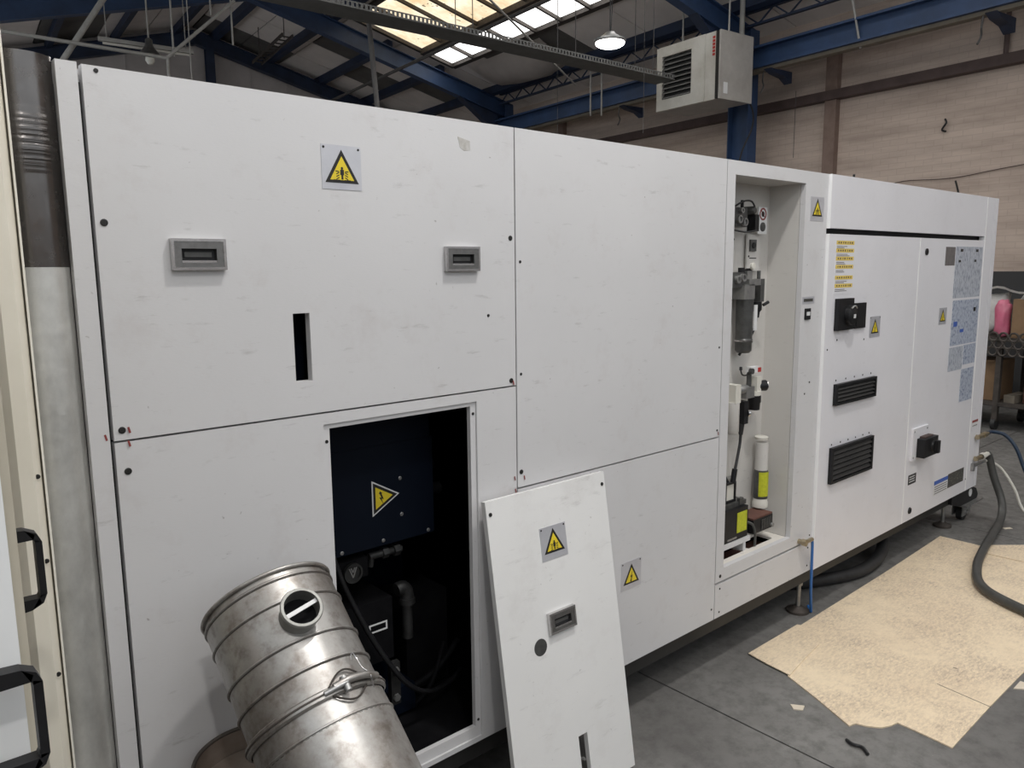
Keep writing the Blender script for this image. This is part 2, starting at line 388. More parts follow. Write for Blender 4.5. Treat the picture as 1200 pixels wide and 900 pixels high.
# ceiling: lining boards laid between purlins
ceil_b = new(); bbox(ceil_b, RIDGE-.12, RIDGE+.12, -6, 15.3, RZ(RIDGE)+.19, RZ(RIDGE)+.24)
ceiling = struct(mk('ceiling', ceil_b, 'sheet_dark'))
PUR = [4.87, 5.97, 7.07, 8.17, 9.27]
def slope_box(bm, n0, n1, w0, w1, h0, h1):
    hexa(bm, [B(n0, w0, ZR(n0)+h0), B(n1, w0, ZR(n1)+h0), B(n1, w1, ZR(n1)+h0), B(n0, w1, ZR(n0)+h0),
              B(n0, w0, ZR(n0)+h1), B(n1, w0, ZR(n1)+h1), B(n1, w1, ZR(n1)+h1), B(n0, w1, ZR(n0)+h1)]); return bm
SKY = [(6.25, 8.3, 6.1, 11.5), (6.25, 8.3, .2, 5.3), (6.25, 8.3, -5.6, -.7), (.7, 2.75, .2, 5.3), (.7, 2.75, -5.6, -.7)]
def in_sky(n, w): return any(a < n < b and c < w < d for a, b, c, d in SKY)
def board_rows(edges, wlist):
    for a, b in zip(edges, edges[1:]):
        for c, d in zip(wlist, wlist[1:]):
            if in_sky((a+b)/2, (c+d)/2): continue
            g = .012; b_ = new(); slope_box(b_, a+g, b-g, c+g, d-g, .145, .165)
            dark = (c > 11.7 and (round(c*10)+round(a*10)) % 3 == 0) or (8.2 < a < 8.4 and 8.4 < c < 10.6)
            mk('lining_board', b_, 'sheet_dark' if dark else 'sheet', ceiling)
            b_ = new(); slope_box(b_, a, b, c, d, .168, .176); mk('roof_sheet', b_, 'sheet_dark', ceiling)
wl = [-6, -5.6, -.7, .2, 2.7, 5.3, 6.1, 7.3, 8.5, 9.7, 10.6, 11.5, 12.45, 13.4, 14.35, 15.3]
board_rows([4.5, 5.4, 6.25, 7.27, 8.3, 9.27, 10.35], wl)
board_rows([-1.35, -.3, .7, 1.7, 2.75, 3.6, 4.5], [-6, -5.6, -.7, .2, 2.7, 5.3, 8, 10.6, 13, 15.3])
for p in PUR:
    for q in (p, 2*RIDGE-p):
        for c, d in ((-6, -.24), (-.24, 5.73), (5.73, 11.7), (11.7, 15.3)):
            if in_sky(q, (c+d)/2): continue
            b_ = new(); slope_box(b_, q-.05, q+.05, c, d, 0, .14); mk('purlin', b_, 'navy_steel', ceiling)
for (a, b, c, d) in SKY:      # rooflights: frame, glazing bars and panes
    fr = new()
    for (n0, n1, w0, w1) in ((a-.04, a+.04, c, d), (b-.04, b+.04, c, d), (a, b, c-.04, c+.04), (a, b, d-.04, d+.04)): slope_box(fr, n0, n1, w0, w1, .10, .19)
    sk = mk('skylight', fr, 'iron', ceiling)
    vis = c > 5.5
    ws = [11.46, 10.75, 10.1, 9.58, 8.86, 8.2, 7.5, 6.8, 6.14][::-1] if vis else [c+.04+k*(d-c-.08)/6 for k in range(7)]
    ns = [a+.04, 7.62, b-.04] if vis else [a+.04, (a+b)/2, b-.04]
    for w0 in ws[1:-1]: b_ = new(); slope_box(b_, a, b, w0-.022, w0+.022, .10, .17); mk('glazing_bar', b_, 'iron', sk)
    b_ = new(); slope_box(b_, ns[1]-.035, ns[1]+.035, c, d, .06, .17); mk('glazing_bar', b_, 'iron', sk)
    for i in range(len(ws)-1):
        for j in range(2):
            b_ = new(); slope_box(b_, ns[j]+.022, ns[j+1]-.022, ws[i]+.022, ws[i+1]-.022, .155, .163)
            mk('pane', b_, 'pane_aged' if (vis and j == 0) else 'pane_clear', sk)
# a lining board has come loose and sags
b_ = new(); prv = None
for k in range(13):
    t = k/12; n = 8.45+1.0*t; s = .30*math.sin(math.pi*t)*(1-.25*t)
    row = [b_.verts.new(B(n, w0, RZ(n)+.13-s*f)) for w0, f in ((9.0, .25), (9.7, 1.0), (10.5, .8), (11.2, .3))]
    if prv:
        for i in range(3): b_.faces.new((prv[i], row[i], row[i+1], prv[i+1]))
    prv = row
bmesh.ops.solidify(b_, geom=b_.faces[:], thickness=.012)
sag = mk('sagging_board', b_, 'sheet', ceiling, smooth=40)
# portal frames
for i, (c, lab) in enumerate(((5.73, 'blue steel roof frame whose column stands behind the heater'), (11.7, 'blue steel roof frame beside the far end of the rooflight'))):
    t = thing('portal_frame', lab, 'steel frame', B(9.6, c, 0), 'portal frames of the hall')
    b_ = new(); ibeam(b_, B(9.62, c, 0), B(9.62, c, 4.98), .36, .2); mk('column', b_, 'blue_steel', t)
    b_ = new(); ibeam(b_, B(9.75, c, RZ(9.75)-.15), B(RIDGE, c, RZ(RIDGE)-.15), .3, .16); mk('rafter', b_, 'blue_steel', t)
    b_ = new(); ibeam(b_, B(RIDGE, c, RZ(RIDGE)-.15), B(-.6, c, ZR(-.6)-.15), .3, .16); mk('rafter', b_, 'blue_steel', t)
    b_ = new(); prism(b_, [(9.44, 4.25), (9.44, RZ(9.44)-.28), (8.5, RZ(8.5)-.29), (9.0, 4.72), (9.3, 4.5)], wv*c, nv, Zv, wv, -.02, .02); mk('haunch', b_, 'navy_steel', t)
    b_ = new()
    for pa, pb in (((9.44, 4.25), (9.3, 4.5)), ((9.3, 4.5), (9.0, 4.72)), ((9.0, 4.72), (8.5, RZ(8.5)-.29))): bar(b_, B(pa[0], c, pa[1]), B(pb[0], c, pb[1]), .16, .014)
    mk('haunch_flange', b_, 'navy_steel', t)
t = thing('gable_frame', 'dark blue gable frame with post against the back wall', 'steel frame', B(4.85, 15.1, 0))
b_ = new(); ibeam(b_, B(10.0, 15.1, RZ(10.0)-.1), B(RIDGE, 15.1, RZ(RIDGE)-.1), .26, .16); mk('rafter', b_, 'navy_steel', t)
b_ = new(); ibeam(b_, B(RIDGE, 15.1, RZ(RIDGE)-.1), B(-.9, 15.1, ZR(-.9)-.1), .26, .16); mk('rafter', b_, 'navy_steel', t)
b_ = new(); ibeam(b_, B(4.75, 15.1, 0), B(4.75, 15.1, RZ(4.75)-.2), .16, .16); mk('post', b_, 'navy_steel', t)
# crane runway beam along the wall
t = thing('runway_beam', 'long bright blue steel beam running along the brick wall', 'steel beam', B(9.3, -2, 4.4))
b_ = new(); ibeam(b_, B(9.46, -3, 4.535), B(9.46, 11.9, 4.535), .29, .2, .03); mk('beam', b_, 'blue_steel', t)
b_ = new(); bbox(b_, 9.42, 9.54, -3, 11.9, 4.345, 4.39); mk('timber_packer', b_, 'timber', t)
for w0 in (2.35, 5.15, 8.0):
    b_ = new(); prism(b_, [(9.38, 4.35), (9.85, 4.35), (9.85, 4.20), (9.72, 4.27), (9.5, 4.30)], wv*w0, nv, Zv, wv, -.06, .06); mk('bracket', b_, 'navy_steel', t)
    b_ = new(); tube(b_, [B(9.44, w0+.1, 4.34), B(9.42, w0+.1, 4.22), B(9.47, w0+.12, 4.15), B(9.44, w0+.14, 4.06)], .012, 6, 4); mk('hook', b_, 'dark_pipe', t)
# lattice eaves girders
for c, d, lab in ((-.2, 5.6, 'blue lattice girder above the runway beam right of the heater'), (5.85, 11.55, 'blue lattice girder above the runway beam left of the heater')):
    t = thing('lattice_girder', lab, 'girder', B(9.62, c, 4.95), 'lattice girders under the eaves')
    for z0 in (4.965, 5.145): b_ = new(); bbox(b_, 9.40, 9.46, c, d, z0, z0+.03); mk('chord', b_, 'navy_steel', t)
    n_ = int((d-c)/.24)
    for k in range(n_):
        a = c+(d-c)*k/n_; e = c+(d-c)*(k+1)/n_; b_ = new()
        bar(b_, B(9.43, a, 4.98 if k % 2 else 5.16), B(9.43, e, 5.16 if k % 2 else 4.98), .018, .018); mk('web_bar', b_, 'navy_steel', t)
# brown rail along the wall, dropper pipe, cable
b_ = new(); bbox(b_, 10.05, 10.2, -4, 15.2, 3.93, 4.05); struct(mk('trim_1', b_, 'rail_brown', None, .004))
b_ = new(); cyl(b_, B(10.16, 2.45+.05, 4.05), B(10.16, 2.5, 4.75), .028, 10); tag(mk('wall_pipe', b_, 'rail_brown', smooth=40), 'short brown pipe rising from the wall rail to the beam', 'pipe')
b_ = new(); tube(b_, [B(10.18, 3.9, 2.70), B(10.18, 3.6, 2.76), B(10.18, 3.0, 2.74), B(10.18, 2.4, 2.80), B(10.18, 1.2, 2.90)], .005, 6, 5); tag(mk('wall_cable', b_, 'rail_brown', smooth=60), 'thin dark cable stapled along the brick wall', 'cable')
b_ = new(); tube(b_, [B(10.17, 3.13, 3.45), B(10.14, 3.10, 3.40), B(10.17, 3.16, 3.33), B(10.14, 3.10, 3.30)], .012, 6, 5); tag(mk('wall_hook', b_, 'rubber', smooth=60), 'small bent dark hook fixed to the brick wall', 'hook')

# ================================================================== MACHINE
T, BZ = 2.106, .24
mc = thing('machine', 'long white panelled industrial machine enclosure across the hall', 'machine', (3.0, .8, 0))
# hollow carcass behind the panels
b_ = new(); box(b_, .372, 5.60, .03, 1.55, T-.03, T-.004); mk('roof_plate', b_, 'white', mc)
b_ = new(); box(b_, .372, 5.60, 1.53, 1.55, BZ, T-.03); mk('rear_wall', b_, 'interior_black', mc)
b_ = new(); box(b_, .372, 5.60, .03, 1.53, BZ, BZ+.015); mk('bottom_plate', b_, 'interior_black', mc)
b_ = new(); box(b_, .372, .384, .03, 1.53, BZ+.015, T-.03); mk('end_wall', b_, 'base_steel', mc)
b_ = new(); box(b_, 5.60, 5.625, .03, 1.55, BZ, T-.004); mk('end_wall', b_, 'base_steel', mc)
b_ = new(); plate(b_, .384, 5.60, BZ+.015, T-.03, .026, .04, [(.86, 1.40, .26, 1.325), (2.66, 3.26, .42, 2.07), (.80, .89, 1.40, 1.63)]); mk('mounting_frame', b_, 'gap', mc)
b_ = new(); box(b_, .37, 5.60, .03, .11, .165, BZ); box(b_, .37, 5.60, 1.40, 1.5, .165, BZ); mk('base_rail', b_, 'base_steel', mc)
for x0 in (1.4, 3.4, 5.2): b_ = new(); box(b_, x0, x0+.1, .11, 1.4, .17, BZ); mk('cross_member', b_, 'base_steel', mc)
def panel(name, x0, x1, z0, z1, holes=(), mt='white', y0=0.0, y1=.024):
    b_ = new(); plate(b_, x0, x1, z0, z1, y0, y1, holes); return mk(name, b_, mt, mc, .004, seg=2)
panel('corner_post', .362, .400, BZ, T+.002, y0=-.002)
SLOT = (.8225, .866, 1.431, 1.598)
pA = panel('upper_panel', .4085, 1.5345, 1.3485, T, [SLOT])
pB = panel('lower_panel', .4085, 1.5345, BZ, 1.3435, [(.889, 1.381, .256, 1.316)])
pC = panel('upper_panel', 1.5395, 2.6215, 1.0235, T)
pD = panel('lower_panel', 1.5395, 2.6215, BZ, 1.0175)
pE = panel('recess_surround', 2.6265, 3.4185, .3965, T, [(2.682, 3.222, .45, 2.053)])
pF = panel('skirt_panel', 2.6265, 3.4185, BZ, .3865)
pG = panel('upper_panel', 3.4285, 5.402, 1.868, T, mt='white_clean')
pH = panel('door', 3.4285, 4.4305, BZ, 1.842, mt='white_clean')
pI = panel('door', 4.4415, 5.402, BZ, 1.842, mt='white_clean')
panel('corner_post', 5.414, 5.545, BZ, T, mt='white_clean', y0=-.012)
b_ = new(); prism(b_, [(5.549, -.013), (5.60, -.013), (5.624, .012), (5.624, .06), (5.549, .06)], (0, 0, BZ), X, Yv, Zv, 0, T-BZ); mk('corner_post', b_, 'white_clean', mc, .002)
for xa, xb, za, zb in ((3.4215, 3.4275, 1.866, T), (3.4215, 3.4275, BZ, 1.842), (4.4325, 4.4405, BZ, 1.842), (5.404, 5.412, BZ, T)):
    b_ = new(); box(b_, xa, xb, -.0135, .02, za, zb); mk('edge_glint', b_, 'glint_white', mc, .001)  # bright strips paint the light caught by the left edges
# flange behind the service opening, with screw holes
b_ = new(); plate(b_, .8895, 1.3805, .2565, 1.3155, .006, .022, [(.908, 1.361, .29, 1.303)]); mk('opening_flange', b_, 'white', mc, .001)
# screws: one mesh shared
def disc_mesh(name, r, d, mt, seg=14):
    b_ = new(); lathe(b_, (0, 0, 0), FR, [(-d, r), (d*.6, r), (d, r*.75)], seg)
    bmesh.ops.recalc_face_normals(b_, faces=b_.faces[:]); me = bpy.data.meshes.new(name); b_.to_mesh(me); b_.free(); me.materials.append(M[mt]); return me
scr = disc_mesh('screw', .0075, .0015, 'ink'); scr_s = disc_mesh('screw_small', .0045, .0012, 'ink'); scr_z = disc_mesh('screw_zinc', .006, .002, 'zinc')
for p, x, z in ((pA, .425, 1.801), (pA, .425, 1.370), (pB, .430, 1.280), (pA, 1.518, 1.789), (pA, 1.516, 1.364), (pC, 1.554, 1.072), (pD, 1.560, 1.000), (pE, 2.660, .420)): put('screw', scr, (x, -.0005, z), p)
for p, x, z in ((pA, .434, 2.097), (pC, 2.604, 1.384), (pF, 2.66, .365), (pF, 2.66, .262), (pD, 2.604, .29), (pC, 1.556, 1.72), (pC, 2.606, 1.05), (pE, 3.29, 1.12), (pE, 3.33, 1.17), (pE, 3.40, .42), (pF, 3.39, .36), (pF, 3.39, .27), (pI, 5.395, .32), (pC, 1.556, 1.38), (pA, 1.43, 1.565)): put('screw', scr_s, (x, -.0005, z), p)
for x, z in ((.899, 1.270), (1.371, 1.280), (1.371, .31), (.899, .31)): put('screw', scr_s, (x, .0055, z), mc)
# flush handles
def flush_handle(parent, O, U, V, N, w, h):
    O = Vector(O); sw, sh = w*.65, h*.46; z0 = -h*.04
    b_ = new(); holed(b_, -w/2, w/2, -h/2, h/2, [(-sw/2, sw/2, z0-sh/2, z0+sh/2)], O, U, V, N, -.001, .013)
    o = mk('flush_handle', b_, 'handle_plate', parent, .002)
    b_ = new(); holed(b_, -w/2-.001, w/2+.001, -h/2-.001, h/2+.001, [(-w/2+.005, w/2-.005, -h/2+.005, h/2-.005)], O, U, V, N, -.001, .0142); mk('handle_rim', b_, 'chrome', o, .0025)
    b_ = new(); holed(b_, -sw/2, sw/2, z0-sh/2, z0+sh/2, [], O, U, V, N, -.001, .002); mk('finger_well', b_, 'black', o)
    b_ = new(); prism(b_, [(-sw/2, z0-sh/2), (sw/2, z0-sh/2), (sw/2, z0-sh/2+sh*.16), (-sw/2, z0-sh/2+sh*.16)], O, U, V, N, .0, .0125); mk('grip_lip', b_, 'chrome', o)
    b_ = new(); prism(b_, [(-sw*.4, z0-sh*.1), (sw*.38, z0-sh*.1), (sw*.38, z0+sh*.25), (-sw*.4, z0+sh*.25)], O, U, V, N, .002, .006); mk('latch_bar', b_, 'pewter', o)
    return o
flush_handle(pA, (.6075, 0, 1.7375), X, Zv, FR, .116, .066)
flush_handle(pA, (1.3335, 0, 1.7285), X, Zv, FR, .116, .066)
# warning signs
def tri(s, up_=True): return [(-s*.5, -s*.2887), (s*.5, -s*.2887), (0, s*.5774)]
BOLT = [(.10, .42), (-.13, -.02), (-.01, .02), (-.10, -.22), (-.16, -.20), (-.08, -.36), (.06, -.22), (.0, -.22), (.12, .13), (.0, .08)]
def sign(parent, O, U, V, N, w, h, s, kind, dv=-.06, plate_mat='silver_foil', rivets=True, name='warning_sign'):
    O = Vector(O); U = Vector(U); V = Vector(V); N = Vector(N); rl = []
    b_ = new(); prism(b_, [(-w/2, -h/2), (w/2, -h/2), (w/2, h/2), (-w/2, h/2)] if plate_mat else tri(s*1.12), O, U, V, N, -.0005, .0012)
    o = mk(name, b_, plate_mat or 'label_white', parent)
    C_ = O+V*(dv*h) if plate_mat else O
    b_ = new(); prism(b_, [(a*.98, b*.98) for a, b in tri(s)], C_, U, V, N, .0012, .0018); mk('black_triangle', b_, 'ink', o)
    b_ = new(); prism(b_, tri(s*.70), C_-V*(s*.005), U, V, N, .0018, .0022); mk('yellow_triangle', b_, 'yellow', o)
    b_ = new()
    q = lambda poly, sc_=s: prism(b_, [(a*sc_, c*sc_) for a, c in poly], C_, U, V, N, .0022, .0026)
    if kind == 'bolt': q([(a*.55, c*.62) for a, c in BOLT])
    elif kind == 'rbolt': q([(c*.55, a*.62) for a, c in BOLT])
    else:
        q([(.035*math.cos(k*math.pi/4), .095+.035*math.sin(k*math.pi/4)) for k in range(8)])
        q([(-.055, .05), (-.055, -.08), (-.025, -.08), (-.025, -.19), (.03, -.19), (.03, -.08), (.055, -.08), (.055, .05), (.02, .065), (-.02, .065)])
        for sg in (-1, 1):
            for k in range(3): q([(sg*.085, .0-.065*k), (sg*.17, -.045-.065*k), (sg*.17, -.07-.065*k), (sg*.085, -.03-.065*k)])
            q([(sg*.09, .02), (sg*.19, .03), (sg*.19, .005), (sg*.09, -.005)])
            q([(sg*.06, -.2), (sg*.25, -.2), (sg*.25, -.215), (sg*.06, -.215)])
    mk('pictogram', b_, 'ink', o)
    if rivets and plate_mat:
        for a in (-1, 1):
            b_ = new(); lathe(b_, O+U*(a*(w/2-.007))+V*(h/2-.007), N, [(0, .003), (.002, .003)], 10); mk('rivet', b_, 'ink', o)
    return o
sign(pA, (.970, 0, 1.950), X, Zv, FR, .109, .106, .094, 'crush', -.10)
sign(pD, (2.088, 0, .588), X, Zv, FR, .111, .107, .088, 'bolt', -.08)
sign(pE, (3.327, 0, 1.948), X, Zv, FR, .118, .105, .090, 'crush', -.06, rivets=False)
sign(pH, (3.944, 0, 1.391), X, Zv, FR, .118, .106, .086, 'bolt', -.08)
sign(pI, (4.818, 0, 1.403), X, Zv, FR, .112, .097, .082, 'bolt', -.08, rivets=False)
# scuffed remains of a sticker near the top of the first panel
M['scuff'] = mat('sticker_residue', (.42, .40, .37), (.60, .59, .58), 50, rough=.7)
b_ = new(); prism(b_, [(1.330, 2.060), (1.372, 2.052), (1.374, 2.028), (1.352, 2.024), (1.338, 2.032)], (0, 0, 0), X, Zv, FR, 0, .0006); mk('sticker_residue', b_, 'scuff', pA)
# red paint-pen ticks at panel corners
b_ = new()
for x, z in ((.392, 1.352), (.438, 1.362), (.436, 1.333), (1.525, 1.05), (1.528, 1.01), (1.565, 1.045), (2.612, 1.03), (1.523, 1.35)):
    prism(b_, [(x, z), (x+.004, z+.001), (x+.001, z+.014), (x-.003, z+.013)], (0, 0, 0), X, Zv, FR, .0022, .0028)
mk('marker_ticks', b_, 'red_dull', mc)

# ---- service opening: what is inside
b_ = new(); box(b_, 1.005, 1.358, .20, .42, .875, 1.185); cab = mk('switch_box', b_, 'navy', mc, .004)
b_ = new(); box(b_, .98, 1.345, .195, .42, 1.187, 1.30); mk('header_box', b_, 'navy', mc, .003)
sign(cab, (1.168, .1995, 1.026), Vector((0, 0, -1)), X, FR, .1, .1, .098, 'rbolt', 0, None, False)
for x, z in ((1.236, 1.072), (1.238, .958), (1.335, .885), (1.17, .89), (1.03, .885)): put('screw', scr_z, (x, .199, z), cab)
b_ = new(); box(b_, .95, 1.50, .62, .64, .26, 1.32); mk('inner_panel', b_, 'navy', mc)
b_ = new(); lathe(b_, (1.06, .20, .818), FR, [(0, .030), (.012, .030), (.012, .024), (.006, .023)], 24); gz = mk('round_badge', b_, 'dim_zinc', mc, smooth=40)
b_ = new()
for a, b in (((-.012, .016), (0, -.014)), ((0, -.014), (.012, .016)), ((-.006, .016), (0, .002)), ((0, .002), (.006, .016))): bar(b_, (1.06+a[0], .193, .818+a[1]), (1.06+b[0], .193, .818+b[1]), .002, .003)
mk('badge_mark', b_, 'zinc', gz)
b_ = new(); box(b_, 1.02, 1.12, .21, .30, .79, .85); mk('badge_bracket', b_, 'interior_black', mc)
vl = new(); cyl(vl, (1.13, .22, .842), (1.245, .22, .842), .011, 12); lathe(vl, (1.175, .22, .842), X, [(0, .017), (.02, .017)], 6); lathe(vl, (1.215, .22, .842), X, [(0, .019), (.02, .019)], 6); cyl(vl, (1.14, .22, .845), (1.135, .22, .81), .009, 10); mk('pipe_union', vl, 'dim_zinc', mc, smooth=40)
el = new(); tube(el, [(1.235, .24, .70), (1.258, .24, .702), (1.272, .24, .685), (1.273, .24, .66)], .022, 14, 6); lathe(el, (1.273, .24, .665), (0, 0, -1), [(0, .026), (.02, .026)], 14); cyl(el, (1.273, .24, .65), (1.272, .24, .53), .017, 14); mk('elbow_pipe', el, 'dim_zinc', mc, smooth=40)
b_ = new(); box(b_, 1.00, 1.20, .21, .40, .50, .70); pm = mk('pump_block', b_, 'interior_black', mc, .01)
b_ = new(); holed(b_, -.032, .032, -.014, .014, [(-.027, .027, -.009, .009)], (1.147, .2095, .615), X, Zv, FR, 0, .001); mk('rating_label', b_, 'label_white', pm)
b_ = new(); box(b_, 1.175, 1.208, .19, .21, .35, .49); hp = mk('hinge_plate', b_, 'dim_zinc', mc, .003)
for z in (.375, .465): b_ = new(); lathe(b_, (1.191, .19, z), FR, [(0, .012), (.008, .012)], 6); mk('bolt', b_, 'zinc', hp)
b_ = new(); tube(b_, [(.98, .16, .90), (1.02, .16, .78), (1.10, .15, .60), (1.20, .15, .44), (1.30, .17, .36), (1.42, .22, .33), (1.5, .26, .33)], .0085, 8); mk('cable', b_, 'black', mc, smooth=60)
b_ = new(); tube(b_, [(1.10, .3, .30), (1.25, .28, .32), (1.38, .25, .37), (1.48, .25, .45)], .010, 8); mk('cable', b_, 'interior_black', mc, smooth=60)
b_ = new(); tube(b_, [(1.30, .26, .27), (1.36, .24, .34), (1.42, .25, .46)], .008, 8); mk('cable', b_, 'interior_black', mc, smooth=60)
b_ = new(); box(b_, 1.33, 1.50, .34, .5, .27, .60); mk('motor_block', b_, 'interior_black', mc, .01)
b_ = new(); lathe(b_, (1.36, .30, .98), X, [(0, .03), (.05, .03), (.05, .02), (.09, .02)], 14); lathe(b_, (1.36, .30, 1.07), X, [(0, .022), (.06, .022)], 14); mk('cable_gland', b_, 'interior_black', mc, smooth=40)
b_ = new(); box(b_, 1.0, 1.30, .25, .5, .27, .36); mk('motor_block', b_, 'navy', mc, .008)
b_ = new(); box(b_, .80, .89, .09, .095, 1.40, 1.63); mk('slot_backing', b_, 'navy', mc)

# ---- pneumatic recess
rc = new()
x0, x1, y0, y1, z0, z1 = 2.682, 3.222, .026, .172, .45, 2.053; th = .004
box(rc, x0-th, x1+th, y1, y1+th, z0-th, z1+th); box(rc, x0-th, x0, y0, y1, z0, z1); box(rc, x1, x1+th, y0, y1, z0, z1); box(rc, x0-th, x1+th, y0, y1, z1, z1+th)
rcs = mk('recess_liner', rc, 'liner', mc)
b_ = new(); holed(b_, x0, x1, y0-.024, y1, [(2.72, 2.93, .055, .14), (2.96, 3.16, .055, .14)], (0, 0, 0), X, Yv, Zv, z0-.012, z0-.001); mk('recess_floor', b_, 'sill', mc)
b_ = new(); box(b_, 2.70, 3.20, .03, .17, .40, .402); mk('recess_tray', b_, 'amber', mc)
PY = .166
b_ = new(); box(b_, 2.70, 3.06, PY, y1, 1.16, 1.98); mk('mounting_plate', b_, 'liner', mc, .001)
for x, z in ((2.93, 1.985), (2.935, 1.815), (2.90, 1.385), (2.92, 1.37), (3.05, 1.835)): put('screw', scr_s, (x, PY-.001, z), rcs)
# valve block at the top
vb = new(); box(vb, 2.80, 2.955, .115, PY, 1.865, 1.945); V1 = mk('valve_block', vb, 'pewter', mc, .006)
b_ = new(); box(b_, 2.985, 3.015, .095, .135, 1.848, 1.918); mk('solenoid_coil', b_, 'black', V1, .005)
b_ = new(); lathe(b_, (2.985, .125, 1.935), FR, [(-.03, .018), (.02, .018), (.028, .012)], 16); mk('valve_cap', b_, 'pewter', V1, smooth=40)
for x, z, r_ in ((2.885, 1.895, .017), (2.925, 1.885, .017), (2.90, 1.932, .012)): b_ = new(); lathe(b_, (x, .115, z), FR, [(0, r_), (.014, r_), (.014, r_*.65), (.006, r_*.6)], 16); mk('port', b_, 'zinc', V1, smooth=40)
b_ = new(); tube(b_, [(2.80, .10, 1.93), (2.87, .085, 1.965), (2.94, .09, 1.97), (2.985, .10, 1.95)], .004, 6); tube(b_, [(2.80, .09, 1.85), (2.90, .085, 1.842), (2.985, .09, 1.85)], .004, 6); mk('cable', b_, 'rubber', V1, smooth=60)
b_ = new(); lathe(b_, (2.935, .13, 1.965), Zv, [(-.02, .007), (.012, .007)], 10); mk('vent_plug', b_, 'black', V1)
# notice plate with red ring symbol
b_ = new(); box(b_, 3.062, 3.132, .128, .132, 1.840, 1.955); N1 = mk('notice_plate', b_, 'label_white', mc)
b_ = new(); lathe(b_, (3.097, .128, 1.925), FR, [(0, .027), (.0012, .027), (.0012, .020), (0, .020)], 20, False); bar(b_, (3.081, .1275, 1.94), (3.113, .1275, 1.91), .005, .001, FR); mk('prohibition_ring', b_, 'red_dull', N1)
b_ = new(); lathe(b_, (3.097, .128, 1.925), FR, [(0, .012), (.0008, .012)], 12); mk('symbol', b_, 'ink', N1)
b_ = new(); lathe(b_, (3.097, .128, 1.870), FR, [(0, .020), (.003, .020), (.004, .014)], 18); mk('knob', b_, 'pewter', N1)
# pressure switch plate
b_ = new(); box(b_, 3.015, 3.115, .15, .157, 1.68, 1.838); N2 = mk('switch_plate', b_, 'liner', mc, .001)
b_ = new(); box(b_, 3.032, 3.078, .142, .15, 1.765, 1.815); S2 = mk('pressure_switch', b_, 'pewter', mc, .003)
b_ = new(); lathe(b_, (3.055, .142, 1.790), FR, [(0, .014), (.004, .012)], 14); mk('dial', b_, 'black', S2)
put('screw', scr_s, (3.03, .149, 1.743), N2)
b_ = new(); box(b_, 3.035, 3.09, .149, .15, 1.733, 1.737); mk('printed_line', b_, 'ink', N2)
# upper filter regulator
b_ = new(); box(b_, 2.905, 2.985, .085, .15, 1.560, 1.622); F1 = mk('filter_regulator', b_, 'zinc', mc, .008)
b_ = new(); box(b_, 2.94, 3.03, .085, .14, 1.618, 1.645); mk('clamp_ring', b_, 'zinc', F1, .004)
b_ = new(); box(b_, 2.945, 2.985, .10, .14, 1.645, 1.68); mk('bonnet', b_, 'zinc', F1, .004)
b_ = new(); box(b_, 2.80, 2.92, .10, PY, 1.61, 1.675); mk('inlet_block', b_, 'pewter', F1, .006)
for x, z in ((2.865, 1.645), (2.905, 1.652)): b_ = new(); lathe(b_, (x, .10, z), FR, [(0, .017), (.014, .017), (.014, .011), (.004, .010)], 18); mk('port', b_, 'zinc', F1, smooth=40)
b_ = new(); lathe(b_, (2.985, .12, 1.665), Zv, [(0, .016), (.022, .016), (.026, .010)], 16); lathe(b_, (2.93, .12, 1.67), Zv, [(0, .014), (.024, .014)], 14); mk('adjuster', b_, 'black', F1, smooth=40)
b_ = new(); lathe(b_, (2.975, .098, 1.700), FR, [(0, .016), (.008, .016), (.011, .013)], 20); mk('gauge', b_, 'pvc_white', F1, smooth=40)
b_ = new(); lathe(b_, (2.952, .112, 1.560), (0, 0, -1), [(0, .037), (.17, .036), (.175, .039), (.185, .039), (.19, .036), (.222, .035), (.232, .027)], 24); mk('filter_bowl', b_, 'pewter', F1, smooth=30)
b_ = new(); lathe(b_, (2.952, .112, 1.384), (0, 0, -1), [(0, .0395), (.006, .0395)], 24); mk('bowl_ring', b_, 'chrome', F1, smooth=30)
b_ = new(); box(b_, 2.968, 2.990, .072, .077, 1.425, 1.535); mk('sight_label', b_, 'label_white', F1)
b_ = new(); box(b_, 3.055, 3.085, .10, .135, 1.545, 1.645); lathe(b_, (3.065, .118, 1.645), Zv, [(0, .008), (.035, .008)], 12); L1 = mk('pressure_sensor', b_, 'pewter', mc, .005)
b_ = new(); lathe(b_, (3.055, .115, 1.545), (0, 0, -1), [(0, .020), (.035, .021), (.045, .013), (.07, .010)], 16); mk('plug', b_, 'black', L1, smooth=40)
b_ = new(); lathe(b_, (3.08, .10, 1.53), (1, -.4, .5), [(0, .007), (.03, .007)], 10); mk('lock_screw', b_, 'black', L1)
b_ = new(); tube(b_, [(3.053, .115, 1.48), (3.045, .115, 1.44), (3.025, .12, 1.40), (3.00, .13, 1.36), (2.98, .15, 1.31)], .006, 8); mk('cable', b_, 'rubber', L1, smooth=60)
